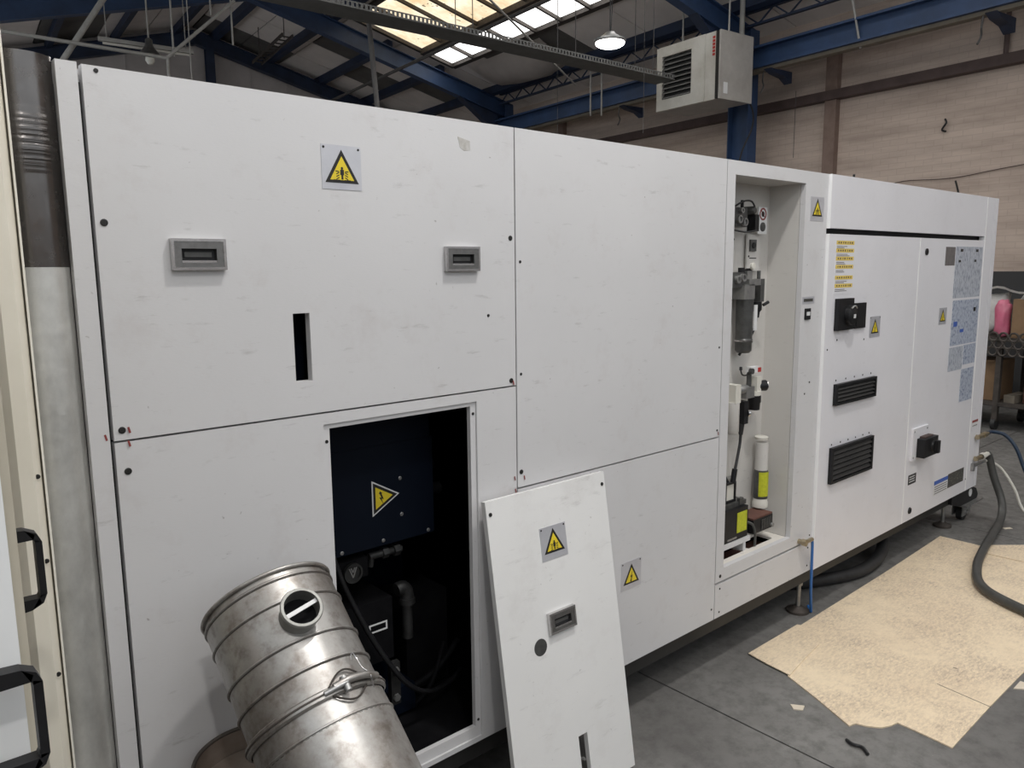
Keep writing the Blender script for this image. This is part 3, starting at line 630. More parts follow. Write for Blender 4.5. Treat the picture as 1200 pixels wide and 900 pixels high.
# lower regulator
b_ = new(); box(b_, 2.955, 3.02, .09, .14, 1.125, 1.175); F2 = mk('lower_regulator', b_, 'zinc', mc, .008)
b_ = new(); box(b_, 2.865, 2.905, .085, .135, 1.115, 1.195); mk('shut_off_block', b_, 'pvc_white', F2, .006)
b_ = new(); lathe(b_, (2.90, .11, 1.165), X, [(0, .016), (.03, .021), (.06, .021), (.1, .016)], 16); mk('sleeve', b_, 'zinc', F2, smooth=40)
b_ = new(); box(b_, 3.03, 3.065, .085, .13, 1.14, 1.215); lathe(b_, (3.045, .105, 1.13), Zv, [(0, .026), (.02, .026)], 16); mk('body', b_, 'pvc_white', F2, .006)
b_ = new(); lathe(b_, (3.065, .105, 1.170), (1, -.45, 0), [(0, .022), (.04, .025), (.04, .018), (.03, .016)], 20); mk('gauge', b_, 'black', F2, smooth=40)
b_ = new(); lathe(b_, (3.101, .089, 1.170), (1, -.45, 0), [(0, .0235), (.003, .025), (.005, .020), (.005, .018), (0, .018)], 20, False); mk('gauge_bezel', b_, 'chrome', F2, smooth=40)
b_ = new(); box(b_, 2.985, 3.055, .09, .115, 1.235, 1.262); K_ = mk('lever', b_, 'label_white', F2, .005)
b_ = new(); box(b_, 3.040, 3.060, .086, .108, 1.236, 1.256); mk('lever_tip', b_, 'red', F2, .004)
b_ = new(); lathe(b_, (2.995, .105, 1.17), Zv, [(0, .011), (.07, .011)], 12); lathe(b_, (2.985, .095, 1.245), FR, [(0, .013), (.015, .013)], 12); mk('spindle', b_, 'pewter', F2, smooth=40)
b_ = new(); lathe(b_, (3.045, .105, 1.130), (0, 0, -1), [(0, .028), (.03, .029), (.034, .026), (.065, .024)], 20); mk('regulator_knob', b_, 'black', F2, smooth=40)
b_ = new(); tube(b_, [(2.92, .10, 1.255), (2.93, .10, 1.236), (2.955, .10, 1.228), (2.985, .10, 1.232)], .0035, 6); lathe(b_, (2.92, .10, 1.255), Zv, [(0, .007), (.014, .006)], 10); mk('wire', b_, 'rubber', F2, smooth=60)
b_ = new(); lathe(b_, (2.885, .112, 1.118), (0, 0, -1), [(0, .030), (.13, .030), (.14, .022)], 18); mk('drain_bowl', b_, 'liner', F2, smooth=40)
b_ = new(); box(b_, 2.935, 2.968, .085, .125, 1.015, 1.115); P2 = mk('power_plug', b_, 'black', mc, .010)
b_ = new(); lathe(b_, (2.968, .09, 1.06), (1, -.6, 0), [(0, .016), (.010, .016), (.010, .011), (.004, .011)], 16); mk('plug_ring', b_, 'chrome', P2, smooth=40)
b_ = new(); lathe(b_, (2.945, .105, 1.015), (0, 0, -1), [(0, .015), (.035, .011), (.05, .009)], 14); tube(b_, [(2.945, .105, .97), (2.94, .105, .92), (2.915, .10, .86), (2.892, .095, .81), (2.885, .095, .76)], .0065, 8); mk('cable', b_, 'rubber', P2, smooth=60)
b_ = new(); lathe(b_, (2.895, .097, .82), (-.2, 0, -1), [(0, .012), (.06, .012)], 12); mk('cable_gland', b_, 'black', P2, smooth=40)
b_ = new(); cyl(b_, (2.84, .13, 1.0), (2.84, .13, .86), .014, 12); tube(b_, [(2.84, .13, .88), (2.85, .12, .80), (2.88, .11, .745), (2.91, .11, .715)], .006, 8); mk('cable', b_, 'rubber', mc, smooth=60)
b_ = new(); box(b_, 2.885, 2.96, .13, .16, .735, .765); mk('terminal', b_, 'zinc', mc, .004)
# lubricant tank on the right
b_ = new(); lathe(b_, (3.150, .125, .915), Zv, [(-.005, .029), (.006, .031), (.010, .026)], 18); mk('tube_collar', b_, 'pvc_white', mc, smooth=40)
b_ = new(); lathe(b_, (3.150, .12, .590), Zv, [(0, .035), (.022, .036), (.03, .032), (.15, .032), (.158, .029)], 22); Lb = mk('lubricant_tank', b_, 'pvc_white', mc, smooth=40)
b_ = new(); lathe(b_, (3.150, .12, .632), Zv, [(0, .0330), (.115, .0330), (.135, .030)], 22); mk('tank_sleeve', b_, 'pewter', Lb, smooth=40)
b_ = new(); lathe(b_, (3.150, .12, .765), Zv, [(0, .029), (.13, .028)], 22); mk('clear_barrel', b_, 'liner', Lb, smooth=40)
b_ = new()
for k in range(7):
    a0, a1 = R(-165+k*16), R(-165+(k+1)*16)
    hexa(b_, [(3.150+r_*math.cos(a), .12+r_*math.sin(a), z) for z in (.645, .760) for r_, a in ((.0331, a0), (.0338, a0), (.0338, a1), (.0331, a1))])
mk('tank_label', b_, 'lime', Lb)
# lubrication pump and its boxes
b_ = new(); box(b_, 2.76, 2.945, .055, .15, .515, .655); PB = mk('lubrication_pump', b_, 'black', mc, .006)
b_ = new(); box(b_, 2.86, 2.935, .053, .056, .545, .635); mk('yellow_label', b_, 'lime', PB)
b_ = new(); box(b_, 2.79, 2.86, .0538, .0552, .522, .53); mk('printed_line', b_, 'zinc', PB)
b_ = new(); holed(b_, 2.82, 2.90, .675, .765, [(2.828, 2.892, .685, .757)], (0, 0, 0), X, Zv, Yv, .09, .102); mk('gauge_window', b_, 'black', PB)
b_ = new(); box(b_, 2.828, 2.892, .097, .10, .685, .757); mk('window_pane', b_, 'pvc_white', PB)
b_ = new(); box(b_, 2.76, 2.96, .075, .155, .655, .675); box(b_, 2.90, 2.93, .07, .085, .66, .69); mk('pump_cover', b_, 'pewter', PB, .003)
b_ = new(); box(b_, 2.985, 3.145, .05, .145, .510, .573); MB_ = mk('motor_housing', b_, 'black', mc, .005)
b_ = new(); box(b_, 2.985, 3.145, .052, .145, .574, .581); mk('dusty_cover', b_, 'amber', MB_, .002)
b_ = new()
for k in range(6): box(b_, 3.05+.014*k, 3.057+.014*k, .046, .051, .518, .565)
mk('cooling_ribs', b_, 'pewter', MB_)
b_ = new(); lathe(b_, (3.13, .05, .525), FR, [(0, .009), (.014, .008)], 12); mk('outlet', b_, 'zinc', MB_, smooth=40)
b_ = new(); tube(b_, [(2.945, .06, .575), (2.97, .045, .56), (2.985, .04, .515), (3.0, .05, .455)], .006, 8); mk('cable', b_, 'grey_hose', PB, smooth=60)
b_ = new(); box(b_, 2.70, 2.96, .048, .155, .492, .513); box(b_, 2.915, 2.935, .055, .14, .45, .492); mk('pump_shelf', b_, 'white', mc, .003)

# ---- marks on the recess surround and doors
b_ = new(); plate(b_, 3.232, 3.338, 1.530, 1.562, -.0008, 0); o = mk('port_label', b_, 'silver_foil', pE)
b_ = new(); plate(b_, 3.245, 3.325, 1.540, 1.553, -.0014, -.0008); mk('printed_line', b_, 'plate_dark', o)
b_ = new(); plate(b_, 3.257, 3.303, 1.46, 1.51, -.006, 0); o = mk('rocker_switch', b_, 'black', pE, .002)
b_ = new(); plate(b_, 3.266, 3.292, 1.478, 1.495, -.009, -.006); mk('rocker', b_, 'label_white', o)
b_ = new(); plate(b_, 3.492, 3.680, 1.566, 1.822, -.0008, 0); o = mk('caution_strip', b_, M['white_clean'], pH)
for z in (1.806, 1.770, 1.733, 1.695, 1.645, 1.607):
    b_ = new(); plate(b_, 3.497, 3.672, z-.011, z+.007, -.0014, -.0008); y_ = mk('caution_header', b_, 'yellow_old', o)
    b_ = new()
    for k in range(7): plate(b_, 3.512+.022*k+random.uniform(0, .006), 3.524+.022*k, z-.006, z+.002, -.0017, -.0014)
    mk('caution_mark', b_, M['rail_brown'], o)
    b_ = new()
    for j in range(2): plate(b_, 3.502, 3.502+random.uniform(.07, .13), z-.021-.007*j, z-.018-.007*j, -.0013, -.0008)
    mk('small_print', b_, 'grime', o)
b_ = new(); plate(b_, 3.512, 3.665, 1.396, 1.545, -.020, 0); o = mk('meter_housing', b_, 'black', pH, .012)
b_ = new(); lathe(b_, (3.618, -.020, 1.465), FR, [(0, .048), (.020, .046), (.024, .040)], 20); mk('rotary_cap', b_, 'black', o, smooth=40)
b_ = new(); tube(b_, [(3.590, -.044, 1.498), (3.610, -.045, 1.508), (3.630, -.045, 1.508), (3.645, -.044, 1.498)], .004, 6); mk('cap_rim', b_, 'zinc', o, smooth=60)
b_ = new(); plate(b_, 3.616, 3.636, 1.452, 1.470, -.0455, -.0435); mk('pointer_mark', b_, 'label_white', o)
b_ = new(); plate(b_, 3.705, 3.818, 1.395, 1.518, -.010, 0); o = mk('socket_cover', b_, 'black', pH, .004)
b_ = new(); plate(b_, 3.715, 3.808, 1.405, 1.508, -.013, -.010); mk('cover_panel', b_, 'black', o, .002)
for x, z in ((3.55, 1.35), (3.83, 1.335), (3.46, 1.31)): put('screw', scr_s, (x, -.0005, z), pH)
def vent(xa, xb, za, zb, n):
    b_ = new(); plate(b_, xa, xb, za, zb, -.018, 0, [(xa+.016, xb-.016, za+.012, zb-.012)]); o = mk('louvre_vent', b_, 'black', pH, .002)
    b_ = new(); plate(b_, xa+.012, xb-.012, za+.01, zb-.01, -.003, 0); mk('vent_mesh', b_, 'gap', o)
    for k in range(n):
        z = za+.014+(zb-za-.028)*(k+.5)/n; h = (zb-za-.028)/n*.62
        b_ = new(); prism(b_, [(-.017, z-h/2), (-.013, z-h/2), (-.003, z+h/2), (-.007, z+h/2)], (xa+.014, 0, 0), Yv, Zv, X, 0, xb-xa-.028); mk('slat', b_, 'base_steel', o)
vent(3.540, 3.968, 1.035, 1.138, 4); vent(3.530, 3.975, .650, .828, 6)
# soot streaks and screws above the vents
for x in (3.56, 3.66, 3.75, 3.84, 3.93): put('screw', scr_s, (x, -.0005, 1.155), pH)
for x in (3.55, 3.64, 3.72, 3.80, 3.88, 3.95): put('screw', scr_s, (x, -.0005, .842), pH)
# instruction sheets on the right door
def sheet(nm, xa, xb, za, zb, mt, heads=()):
    b_ = new(); plate(b_, xa, xb, za, zb, -.0009, 0); o = mk(nm, b_, mt, pI)
    for (a, b, c, d, mm) in heads: b_ = new(); plate(b_, a, b, c, d, -.0013, -.0009); mk('print_block', b_, mm, o)
sheet('instruction_sheet', 4.950, 5.383, 1.50, 1.802, 'doc', [(5.02, 5.06, 1.772, 1.788, 'ink'), (5.27, 5.31, 1.772, 1.788, 'ink'), (5.00, 5.035, 1.71, 1.724, 'ink'), (5.25, 5.285, 1.712, 1.726, 'ink')])
sheet('instruction_sheet', 4.960, 5.386, 1.216, 1.486, 'doc_blue', [(5.30, 5.34, 1.41, 1.435, 'ink'), (4.99, 5.05, 1.33, 1.36, 'label_blue'), (5.10, 5.16, 1.29, 1.31, 'label_blue')])
sheet('instruction_sheet', 4.955, 5.175, 1.062, 1.205, 'doc'); sheet('instruction_sheet', 5.185, 5.388, 1.085, 1.208, 'doc_blue'); sheet('instruction_sheet', 5.172, 5.383, .852, 1.058, 'doc_blue')
b_ = new(); plate(b_, 4.797, 4.940, 1.692, 1.798, -.001, 0); mk('dull_plate', b_, 'grime', pI)
b_ = new(); lathe(b_, (4.525, 0, 1.768), FR, [(0, .018), (.006, .018), (.006, .008), (.004, .008)], 16); mk('lock', b_, 'black', pI, smooth=40)
b_ = new(); lathe(b_, (4.533, 0, .297), FR, [(0, .020), (.006, .018), (.006, .008), (.004, .008)], 16); mk('lock', b_, 'black', pI, smooth=40)
b_ = new(); plate(b_, 4.489, 4.695, .598, .782, -.012, 0); o = mk('isolator_plate', b_, 'white_clean', pI, .004)
b_ = new(); plate(b_, 4.545, 4.735, .612, .720, -.055, -.012); mk('isolator_box', b_, 'black', o, .008)
b_ = new(); lathe(b_, (4.67, -.055, .666), FR, [(0, .036), (.01, .034), (.012, .03)], 18); prism(b_, [(4.655, .63), (4.685, .63), (4.685, .702), (4.655, .702)], (0, 0, 0), X, Zv, FR, .066, .088); mk('isolator_knob', b_, 'black', o, smooth=40)
b_ = new(); plate(b_, 4.58, 4.70, .721, .729, -.04, -.012); mk('isolator_rim', b_, 'rail_brown', o, .003)
for x, z in ((4.505, .765), (4.68, .765), (4.505, .615), (4.68, .608)): put('screw', scr_z, (x, -.012, z), o)
b_ = new(); plate(b_, 4.487, 4.594, .455, .512, -.001, 0); o = mk('warning_plate', b_, 'base_steel', pI)
for k in range(3): b_ = new(); plate(b_, 4.50, 4.575, .468+.014*k, .473+.014*k, -.0014, -.001); mk('printed_line', b_, 'label_white', o)
b_ = new(); plate(b_, 4.873, 5.09, .312, .403, -.001, 0); o = mk('maker_label', b_, 'label_white', pI)
b_ = new(); plate(b_, 4.873, 5.09, .378, .403, -.0014, -.001); mk('label_band', b_, 'label_blue', o)
for k in range(4): b_ = new(); plate(b_, 4.885, 5.08, .32+.014*k, .325+.014*k, -.0014, -.001); mk('printed_line', b_, 'grime', o)
b_ = new(); plate(b_, 5.092, 5.352, .318, .408, -.001, 0); mk('rating_plate', b_, 'plate_dark', pI)
b_ = new(); plate(b_, 5.436, 5.54, .651, .70, -.0132, -.012); o = mk('air_label', b_, 'label_white', mc)
b_ = new(); plate(b_, 5.436, 5.54, .684, .70, -.0136, -.0132); mk('label_band', b_, 'red_dull', o)
b_ = new(); plate(b_, 5.445, 5.53, .66, .665, -.0136, -.0132); mk('printed_line', b_, 'grime', o)
for o in (pG, pH, pI): o.location.y -= .012
# air inlets on the end post
for z, y in ((.582, .02), (.437, -.0)):
    b_ = new(); lathe(b_, (5.50, -.03, z), X, [(0, .014), (.10, .014), (.10, .018), (.15, .018), (.15, .010), (.20, .010)], 14); lathe(b_, (5.53, 0, z), FR, [(-.01, .013), (.04, .013)], 12); mk('air_coupling', b_, 'brass', mc, smooth=40)
b_ = new(); lathe(b_, (5.48, -.02, .39), X, [(0, .010), (.22, .010)], 10); box(b_, 5.475, 5.50, -.03, 0, .36, .41); mk('ball_valve', b_, 'zinc', mc, smooth=40)
b_ = new(); lathe(b_, (5.60, -.03, .437), X, [(0, .022), (.05, .022), (.06, .016), (.12, .016)], 6); mk('valve_body', b_, 'pvc_white', mc)
# small brass fitting with the blue hose
b_ = new(); lathe(b_, (3.30, 0, .415), FR, [(-.002, .012), (.02, .012), (.02, .016), (.04, .016)], 12); lathe(b_, (3.30, -.03, .415), X, [(0, .010), (.07, .010)], 10); mk('hose_fitting', b_, 'brass', mc, smooth=40)
# studs left sticking up from the roof edge
b_ = new(); tube(b_, [(5.02, .02, T-.01), (5.0, .02, T+.02), (4.955, .02, T+.07)], .006, 6, 3); mk('roof_stud', b_, 'ink', mc)
b_ = new(); tube(b_, [(3.70, .02, T-.01), (3.70, .02, T+.02)], .006, 6, 3); mk('roof_stud', b_, 'ink', mc)
# levelling feet and caster
def foot(x, y, h):
    b_ = new(); lathe(b_, (x, y, 0), Zv, [(0, .055), (.012, .055), (.022, .03), (.03, .022)], 20); o = mk('levelling_foot', b_, 'iron', mc, smooth=40)
    b_ = new(); cyl(b_, (x, y, .02), (x, y, h), .011, 10); lathe(b_, (x, y, h-.03), Zv, [(0, .02), (.014, .02)], 6); mk('threaded_rod', b_, 'zinc', o, smooth=40)
foot(3.44, .062, .17); foot(5.31, .075, .17); foot(1.9, .12, .17); foot(1.2, .12, .17)
b_ = new(); prism(b_, [(5.25, .17), (5.25, .24), (5.52, .255), (5.68, .20), (5.72, .15), (5.70, .125), (5.40, .13)], (0, .02, 0), X, Zv, Yv, -.012, .012); cf = mk('caster_bracket', b_, 'black', mc, .003)
b_ = new(); prism(b_, [(5.25, .17), (5.25, .24), (5.52, .255), (5.68, .20), (5.72, .15), (5.70, .125), (5.40, .13)], (0, .12, 0), X, Zv, Yv, -.012, .012); mk('bracket_plate', b_, 'black', cf, .003)
b_ = new(); lathe(b_, (5.565, .008, .192), FR, [(0, .026), (.004, .026)], 18); mk('round_sticker', b_, 'label_white', cf)
b_ = new(); box(b_, 5.44, 5.74, -.02, .14, .115, .127); mk('top_plate', b_, 'zinc', cf, .002)
b_ = new(); box(b_, 5.48, 5.62, .015, .022, .04, .115); box(b_, 5.48, 5.62, .075, .082, .04, .115); mk('fork', b_, 'zinc', cf)
b_ = new(); lathe(b_, (5.555, .026, .054), Yv, [(0, .038), (.004, .054), (.04, .054), (.044, .038)], 24); mk('wheel', b_, 'rubber', cf, smooth=40)
b_ = new(); lathe(b_, (5.555, .012, .054), FR, [(-.003, .02), (.006, .02)], 14); mk('hub', b_, 'chrome', cf, smooth=40)

# ---- stainless corner column left of the first panel
def arc_col(z0_, z1_, e, mt, name):
    b_ = new(); rr = .0635+e
    pts = [(.3065+rr*math.sin(R(a)), .0565-rr*math.cos(R(a))) for a in range(-58, 59, 4)]
    prism(b_, pts+[(.3605, .09), (.2525, .09)], (0, 0, 0), X, Yv, Zv, z0_, z1_); return mk(name, b_, mt, mc, smooth=30)
arc_col(BZ, 1.712, 0, 'ss', 'stainless_column'); arc_col(1.7125, T+.008, .0006, 'ss_top', 'stainless_sleeve')
b_ = new(); box(b_, .22, .362, .09, .14, BZ, T); mk('column_back', b_, 'base_steel', mc)

# ================================================================== GATES AT THE LEFT EDGE
g1 = thing('cream_gate', 'cream folded steel gate edge with a black pull handle beside stainless column', 'gate', (.1, -.25, 0))
b_ = new(); prism(b_, [(.2165, -.121), (.2405, -.119), (.256, -.098), (.260, -.060), (.20, -.060), (.20, -.10)], (0, 0, .02), X, Yv, Zv, .70, 2.25); mk('gate_stile', b_, 'cream', g1, .0015)
b_ = new(); prism(b_, [(.2585, -.104), (.2625, -.101), (.2655, -.05), (.2615, -.05)], (0, 0, .02), X, Yv, Zv, .55, 2.25); mk('edge_trim', b_, 'cream_edge', g1)
b_ = new(); box(b_, -.25, .199, -.08, -.06, .83, 2.27); mk('gate_panel', b_, 'tan', g1)
b_ = new(); box(b_, -.25, .159, -.475, -.45, .80, 2.27); mk('gate_return', b_, 'tan', g1, .002)
for x, z in ((.247, 1.325), (.2475, 1.16), (.2475, .93)): put('screw', scr_s, (x, -.113, z), g1)
for x, z in ((.178, 1.095),): put('screw', scr, (x, -.0815, z), g1)
def pull(parent, xa, xb, y, z0_, z1_, r):
    b_ = new(); d = .011
    for (za, sg) in ((z1_, -1), (z0_, 1)):
        prism(b_, [(xa, za), (xa, za+sg*r*2.1), (xb-r*1.2, za+sg*r*2.0), (xb-r*.9, za+sg*r*1.2), (xb-.022, za+sg*.002), (xa+.4*(xb-xa), za-sg*.002)], (0, y, 0), X, Zv, Yv, -d, d)
        prism(b_, [(xb-.022, za+sg*.002), (xb-.006, za+sg*.010), (xb, za+sg*.024), (xb-r, za+sg*r*2.4), (xb-r*1.2, za+sg*r*2.0)], (0, y, 0), X, Zv, Yv, -d, d)
    prism(b_, [(xb-r, z0_+.02), (xb, z0_+.024), (xb, z1_-.024), (xb-r, z1_-.02)], (0, y, 0), X, Zv, Yv, -d, d)
    return mk('pull_handle', b_, 'black', parent, .002)
pull(g1, .10, .199, -.40, 1.183, 1.315, .0095)
b_ = new(); box(b_, .09, .13, -.452, -.385, 1.19, 1.31); mk('handle_mount', b_, 'black', g1)
g2 = thing('white_gate', 'plain white gate leaf with a black pull handle in the lower left corner', 'gate', (.0, -.6, 0))
b_ = new(); box(b_, -.30, .131, -.615, -.59, .70, 2.25); mk('gate_panel', b_, 'leaf_white', g2, .003)
pull(g2, .02, .1455, -.66, 1.068, 1.214, .0105)
b_ = new(); box(b_, .02, .05, -.665, -.614, 1.07, 1.19); mk('handle_mount', b_, 'black', g2)

# ================================================================== THINGS IN FRONT OF THE MACHINE
# loose cover panel leaning on the machine
th_ = math.atan2(.155, 1.005); DN = Vector((0, -math.sin(th_), -math.cos(th_))); UPV = -DN; NO = Vector((0, -math.cos(th_), math.sin(th_)))
LO = Vector((1.632, -.022, 1.017)); LW = .516; LH = 1.014
cp = thing('cover_panel', 'loose white cover panel leaning against the machine beside the opening', 'panel', (1.63, -.17, 0))
b_ = new(); holed(b_, -LW/2, LW/2, -LH, 0, [(.012, .052, -.985, -.815)], LO, X, UPV, NO, 0, .018); mk('sheet', b_, 'white_lean', cp, .002)
sign(cp, LO+X*(-.003)+UPV*(-.178)+NO*.018, X, UPV, NO, .112, .106, .090, 'crush', -.06)
flush_handle(cp, LO+X*(-.010)+UPV*(-.425)+NO*.018, X, UPV, NO, .112, .064)
b_ = new(); lathe(b_, LO+X*(-.105)+UPV*(-.485)+NO*.0178, NO, [(0, .0265), (.0008, .0265)], 24); mk('blanking_disc', b_, 'pewter', cp)
for u_, v_ in ((-.243, -.040), (.243, -.040)): b_ = new(); lathe(b_, LO+X*u_+UPV*v_+NO*.018, NO, [(-.001, .006), (.002, .006)], 12); mk('screw', b_, 'ink', cp)
b_ = new(); lathe(b_, LO+X*.034+UPV*(-.90)+NO*.004, NO, [(0, .006), (.01, .004)], 8); bar(b_, LO+X*.022+UPV*(-.893)+NO*.004, LO+X*.045+UPV*(-.908)+NO*.004, .004, .004); mk('latch', b_, 'zinc', cp)

# galvanised extraction duct leaning on the machine
AX = Vector((.016, -.749, -.663)).normalized(); RC = Vector((.6635, -.132, .963)); RH = .1435
dk = thing('ventilation_duct', 'galvanised round metal duct with a side spout leaning on the machine', 'duct', (.68, -1.2, 0))
LEN = RC.z/-AX.z-.11
def shell(org, prof, seg=64, thick=.002):
    b_ = new(); lathe(b_, org, AX, prof+[(t, r-thick) for t, r in reversed(prof)], seg, False)
    return b_
mk('duct_body', shell(RC, [(.006, RH-.003), (.018, RH-.003), (.022, RH), (.08, RH), (.158, RH-.0005), (.288, RH-.001)]), 'galv', dk, smooth=35)
for t_ in (.0235, .0745, .1655, .2265, .3445):
    b_ = new(); lathe(b_, RC, AX, [(t_-.0035, RH-.001), (t_-.001, RH+.0035), (t_+.001, RH+.0035), (t_+.0035, RH-.001)], 72, False); mk('bead', b_, 'galv', dk, smooth=20)
    b_ = new(); lathe(b_, RC, AX, [(t_+.0032, RH), (t_+.0034, RH+.0008), (t_+.0044, RH+.0008), (t_+.0046, RH)], 72, False); mk('bead_crease', b_, 'iron', dk)
mk('duct_tail', shell(RC, [(.292, RH-.001), (.335, RH), (.36, RH+.0015), (.9, RH+.002), (LEN, RH+.002)]), 'galv', dk, smooth=35)
b_ = new(); d_, u_, v_ = frame_of(AX); pts = [RC+AX*.004+(u_*math.cos(k*2*math.pi/72)+v_*math.sin(k*2*math.pi/72))*(RH+.001) for k in range(73)]; tube(b_, pts, .0045, 8, 1); mk('rolled_rim', b_, 'galv', dk, smooth=60)
b_ = new(); lathe(b_, RC, AX, [(.280, RH+.002), (.284, RH+.008), (.298, RH+.008), (.302, RH+.002)], 72, False); cb = mk('clamp_band', b_, 'galv', dk, smooth=30)
b_ = new(); pts = [RC+AX*.291+(u_*math.cos(k*2*math.pi/72)+v_*math.sin(k*2*math.pi/72))*(RH+.0085) for k in range(73)]; tube(b_, pts, .0022, 6, 1); mk('band_seam', b_, 'iron', cb, smooth=60)
SN = Vector((-.09, -.661, .745)).normalized(); SN = (SN-AX*SN.dot(AX)).normalized(); SO = RC+AX*.118+SN*(RH-.012)
ST = SN.cross(AX).normalized()
b_ = new(); lathe(b_, SO, SN, [(0, .0395), (.040, .0385), (.044, .043), (.050, .044), (.053, .042), (.053, .0365), (.0, .035)], 40, False); sp_ = mk('spout', b_, 'spout', dk, smooth=40)
b_ = new(); lathe(b_, SO, SN, [(.014, .0355), (.016, .0355)], 30); mk('damper_disc', b_, 'interior_black', sp_)
SB = (X*.93+Vector((0, 0, .30))); SB = (SB-SN*SB.dot(SN)).normalized()
b_ = new(); bar(b_, SO+SN*.044-SB*.0362, SO+SN*.044+SB*.0362, .0085, .003, SB.cross(SN)); mk('damper_bar', b_, 'label_white', sp_)
# over-centre latch and its wire pin
def onduct(t, ang, h=0.0):   # ang from the camera-facing crest, turning right
    d0 = SN*math.cos(ang)-ST*math.sin(ang)
    if (SN*math.cos(.3)-ST*math.sin(.3)).x < SN.x: d0 = SN*math.cos(ang)+ST*math.sin(ang)
    return RC+AX*t+d0*(RH+h)
b_ = new(); tube(b_, [onduct(.287, .02, .010), onduct(.284, .25, .016), onduct(.286, .5, .018), onduct(.288, .75, .012)], .008, 8, 6); mk('latch_lever', b_, 'galv', cb, smooth=60)
b_ = new(); tube(b_, [onduct(.291, -.12, .010), onduct(.290, .05, .014), onduct(.288, .2, .016)], .0055, 8, 6); lathe(b_, onduct(.286, .18, .012), AX, [(-.012, .008), (.018, .008)], 12); mk('latch_link', b_, 'zinc', cb, smooth=60)
for s_ in (.262, .318): b_ = new(); tube(b_, [onduct(.29, -.1, .004), onduct(s_, .15, .006), onduct(s_, .35, .006), onduct(.29, .62, .004)], .002, 6, 6); mk('latch_wire', b_, 'iron', cb, smooth=60)
b_ = new(); tube(b_, [onduct(.245, .44, .006), onduct(.232, .47, .012), onduct(.245, .52, .010), onduct(.268, .50, .016), onduct(.282, .56, .018), onduct(.292, .54, .022), onduct(.312, .60, .010)], .0016, 6, 6); mk('split_pin', b_, 'chrome', cb, smooth=60)
# rusty open drum standing behind it
RC2 = Vector((.605, -.155, 0)); R2 = .13; H2 = .615
d2 = thing('rusty_drum', 'rusty brown open drum standing behind the galvanised duct', 'drum', (RC2.x, RC2.y, 0))
b_ = new(); lathe(b_, RC2, Zv, [(0, R2), (.2, R2), (.206, R2+.004), (.212, R2), (.4, R2), (.406, R2+.004), (.412, R2), (H2, R2), (H2, R2-.003), (.01, R2-.003)], 56, False); mk('drum_wall', b_, 'rust', d2, smooth=35)
b_ = new(); pts = [RC2+Zv*H2+Vector((math.cos(k*math.pi/32), math.sin(k*math.pi/32), 0))*(R2+.001) for k in range(65)]; tube(b_, pts, .005, 8, 1); mk('rolled_rim', b_, 'iron', d2, smooth=60)
b_ = new(); lathe(b_, RC2, Zv, [(H2-.06, R2-.004), (H2-.055, R2-.004)], 48); mk('inner_lid', b_, 'rust', d2)

# cardboard on the floor
def flat(name, pts, z0_, th, mt, label, cat, group=None):
    b_ = new(); prism(b_, pts, (0, 0, 0), X, Yv, Zv, z0_, z0_+th); return tag(mk(name, b_, mt), label, cat, group)
flat('cardboard_sheet', [(3.30, -.030), (4.2, -.018), (5.088, .006), (5.086, -.216), (5.13, -.6), (5.0, -.88), (4.3, -.89), (3.604, -.872), (3.2, -.868), (2.814, -.870), (2.822, -.78), (2.827, -.676), (2.79, -.668), (2.751, -.650), (2.72, -.61), (2.707, -.575), (2.674, -.565), (2.76, -.39), (2.832, -.228), (3.05, -.13)], 0, .005, 'card', 'large trodden sheet of tan cardboard on the floor beside the machine', 'cardboard', 'cardboard on the floor')
flat('cardboard_sheet', [(2.871, -.018), (3.286, -.020), (3.32, -.10), (3.18, -.185), (2.99, -.21), (2.836, -.236), (2.85, -.12)], .006, .004, 'card', 'small clean cardboard flap at the near left corner of the big sheet', 'cardboard', 'cardboard on the floor')
flat('cardboard_sheet', [(4.958, -.293), (5.11, -.25), (5.30, -.42), (5.35, -.75), (5.02, -.80), (4.97, -.5)], .006, .004, 'card', 'cardboard piece overlapping the far right corner under the thick hose', 'cardboard', 'cardboard on the floor')
b_ = new(); prism(b_, [(3.221, -.668), (3.224, -.668), (3.198, -.871), (3.195, -.871)], (0, 0, 0), X, Yv, Zv, .0045, .0056); o = mk('crease', b_, 'iron', bpy.data.objects['cardboard_sheet'])
flat('paper_scrap', [(2.646, -.344), (2.677, -.387), (2.655, -.394), (2.645, -.398), (2.623, -.371)], 0, .004, 'paper', 'small torn paper scrap lying alone on the dark floor', 'paper')
flat('paper_scrap', [(3.416, -.885), (3.50, -.885), (3.50, -.93), (3.44, -.915)], 0, .004, 'paper', 'torn white scrap at the right edge of the big cardboard sheet', 'paper')
flat('paper_scrap', [(5.55, -.20), (5.60, -.23), (5.585, -.25), (5.54, -.22)], 0, .003, 'paper', 'tiny pale scrap on the floor right of the caster', 'paper')
b_ = new(); tube(b_, [(2.58, -.60, .006), (2.565, -.63, .010), (2.575, -.66, .008), (2.552, -.69, .007)], .006, 6); tag(mk('debris_strip', b_, 'rubber', smooth=60), 'crumpled black strip of debris on the dark floor', 'debris')
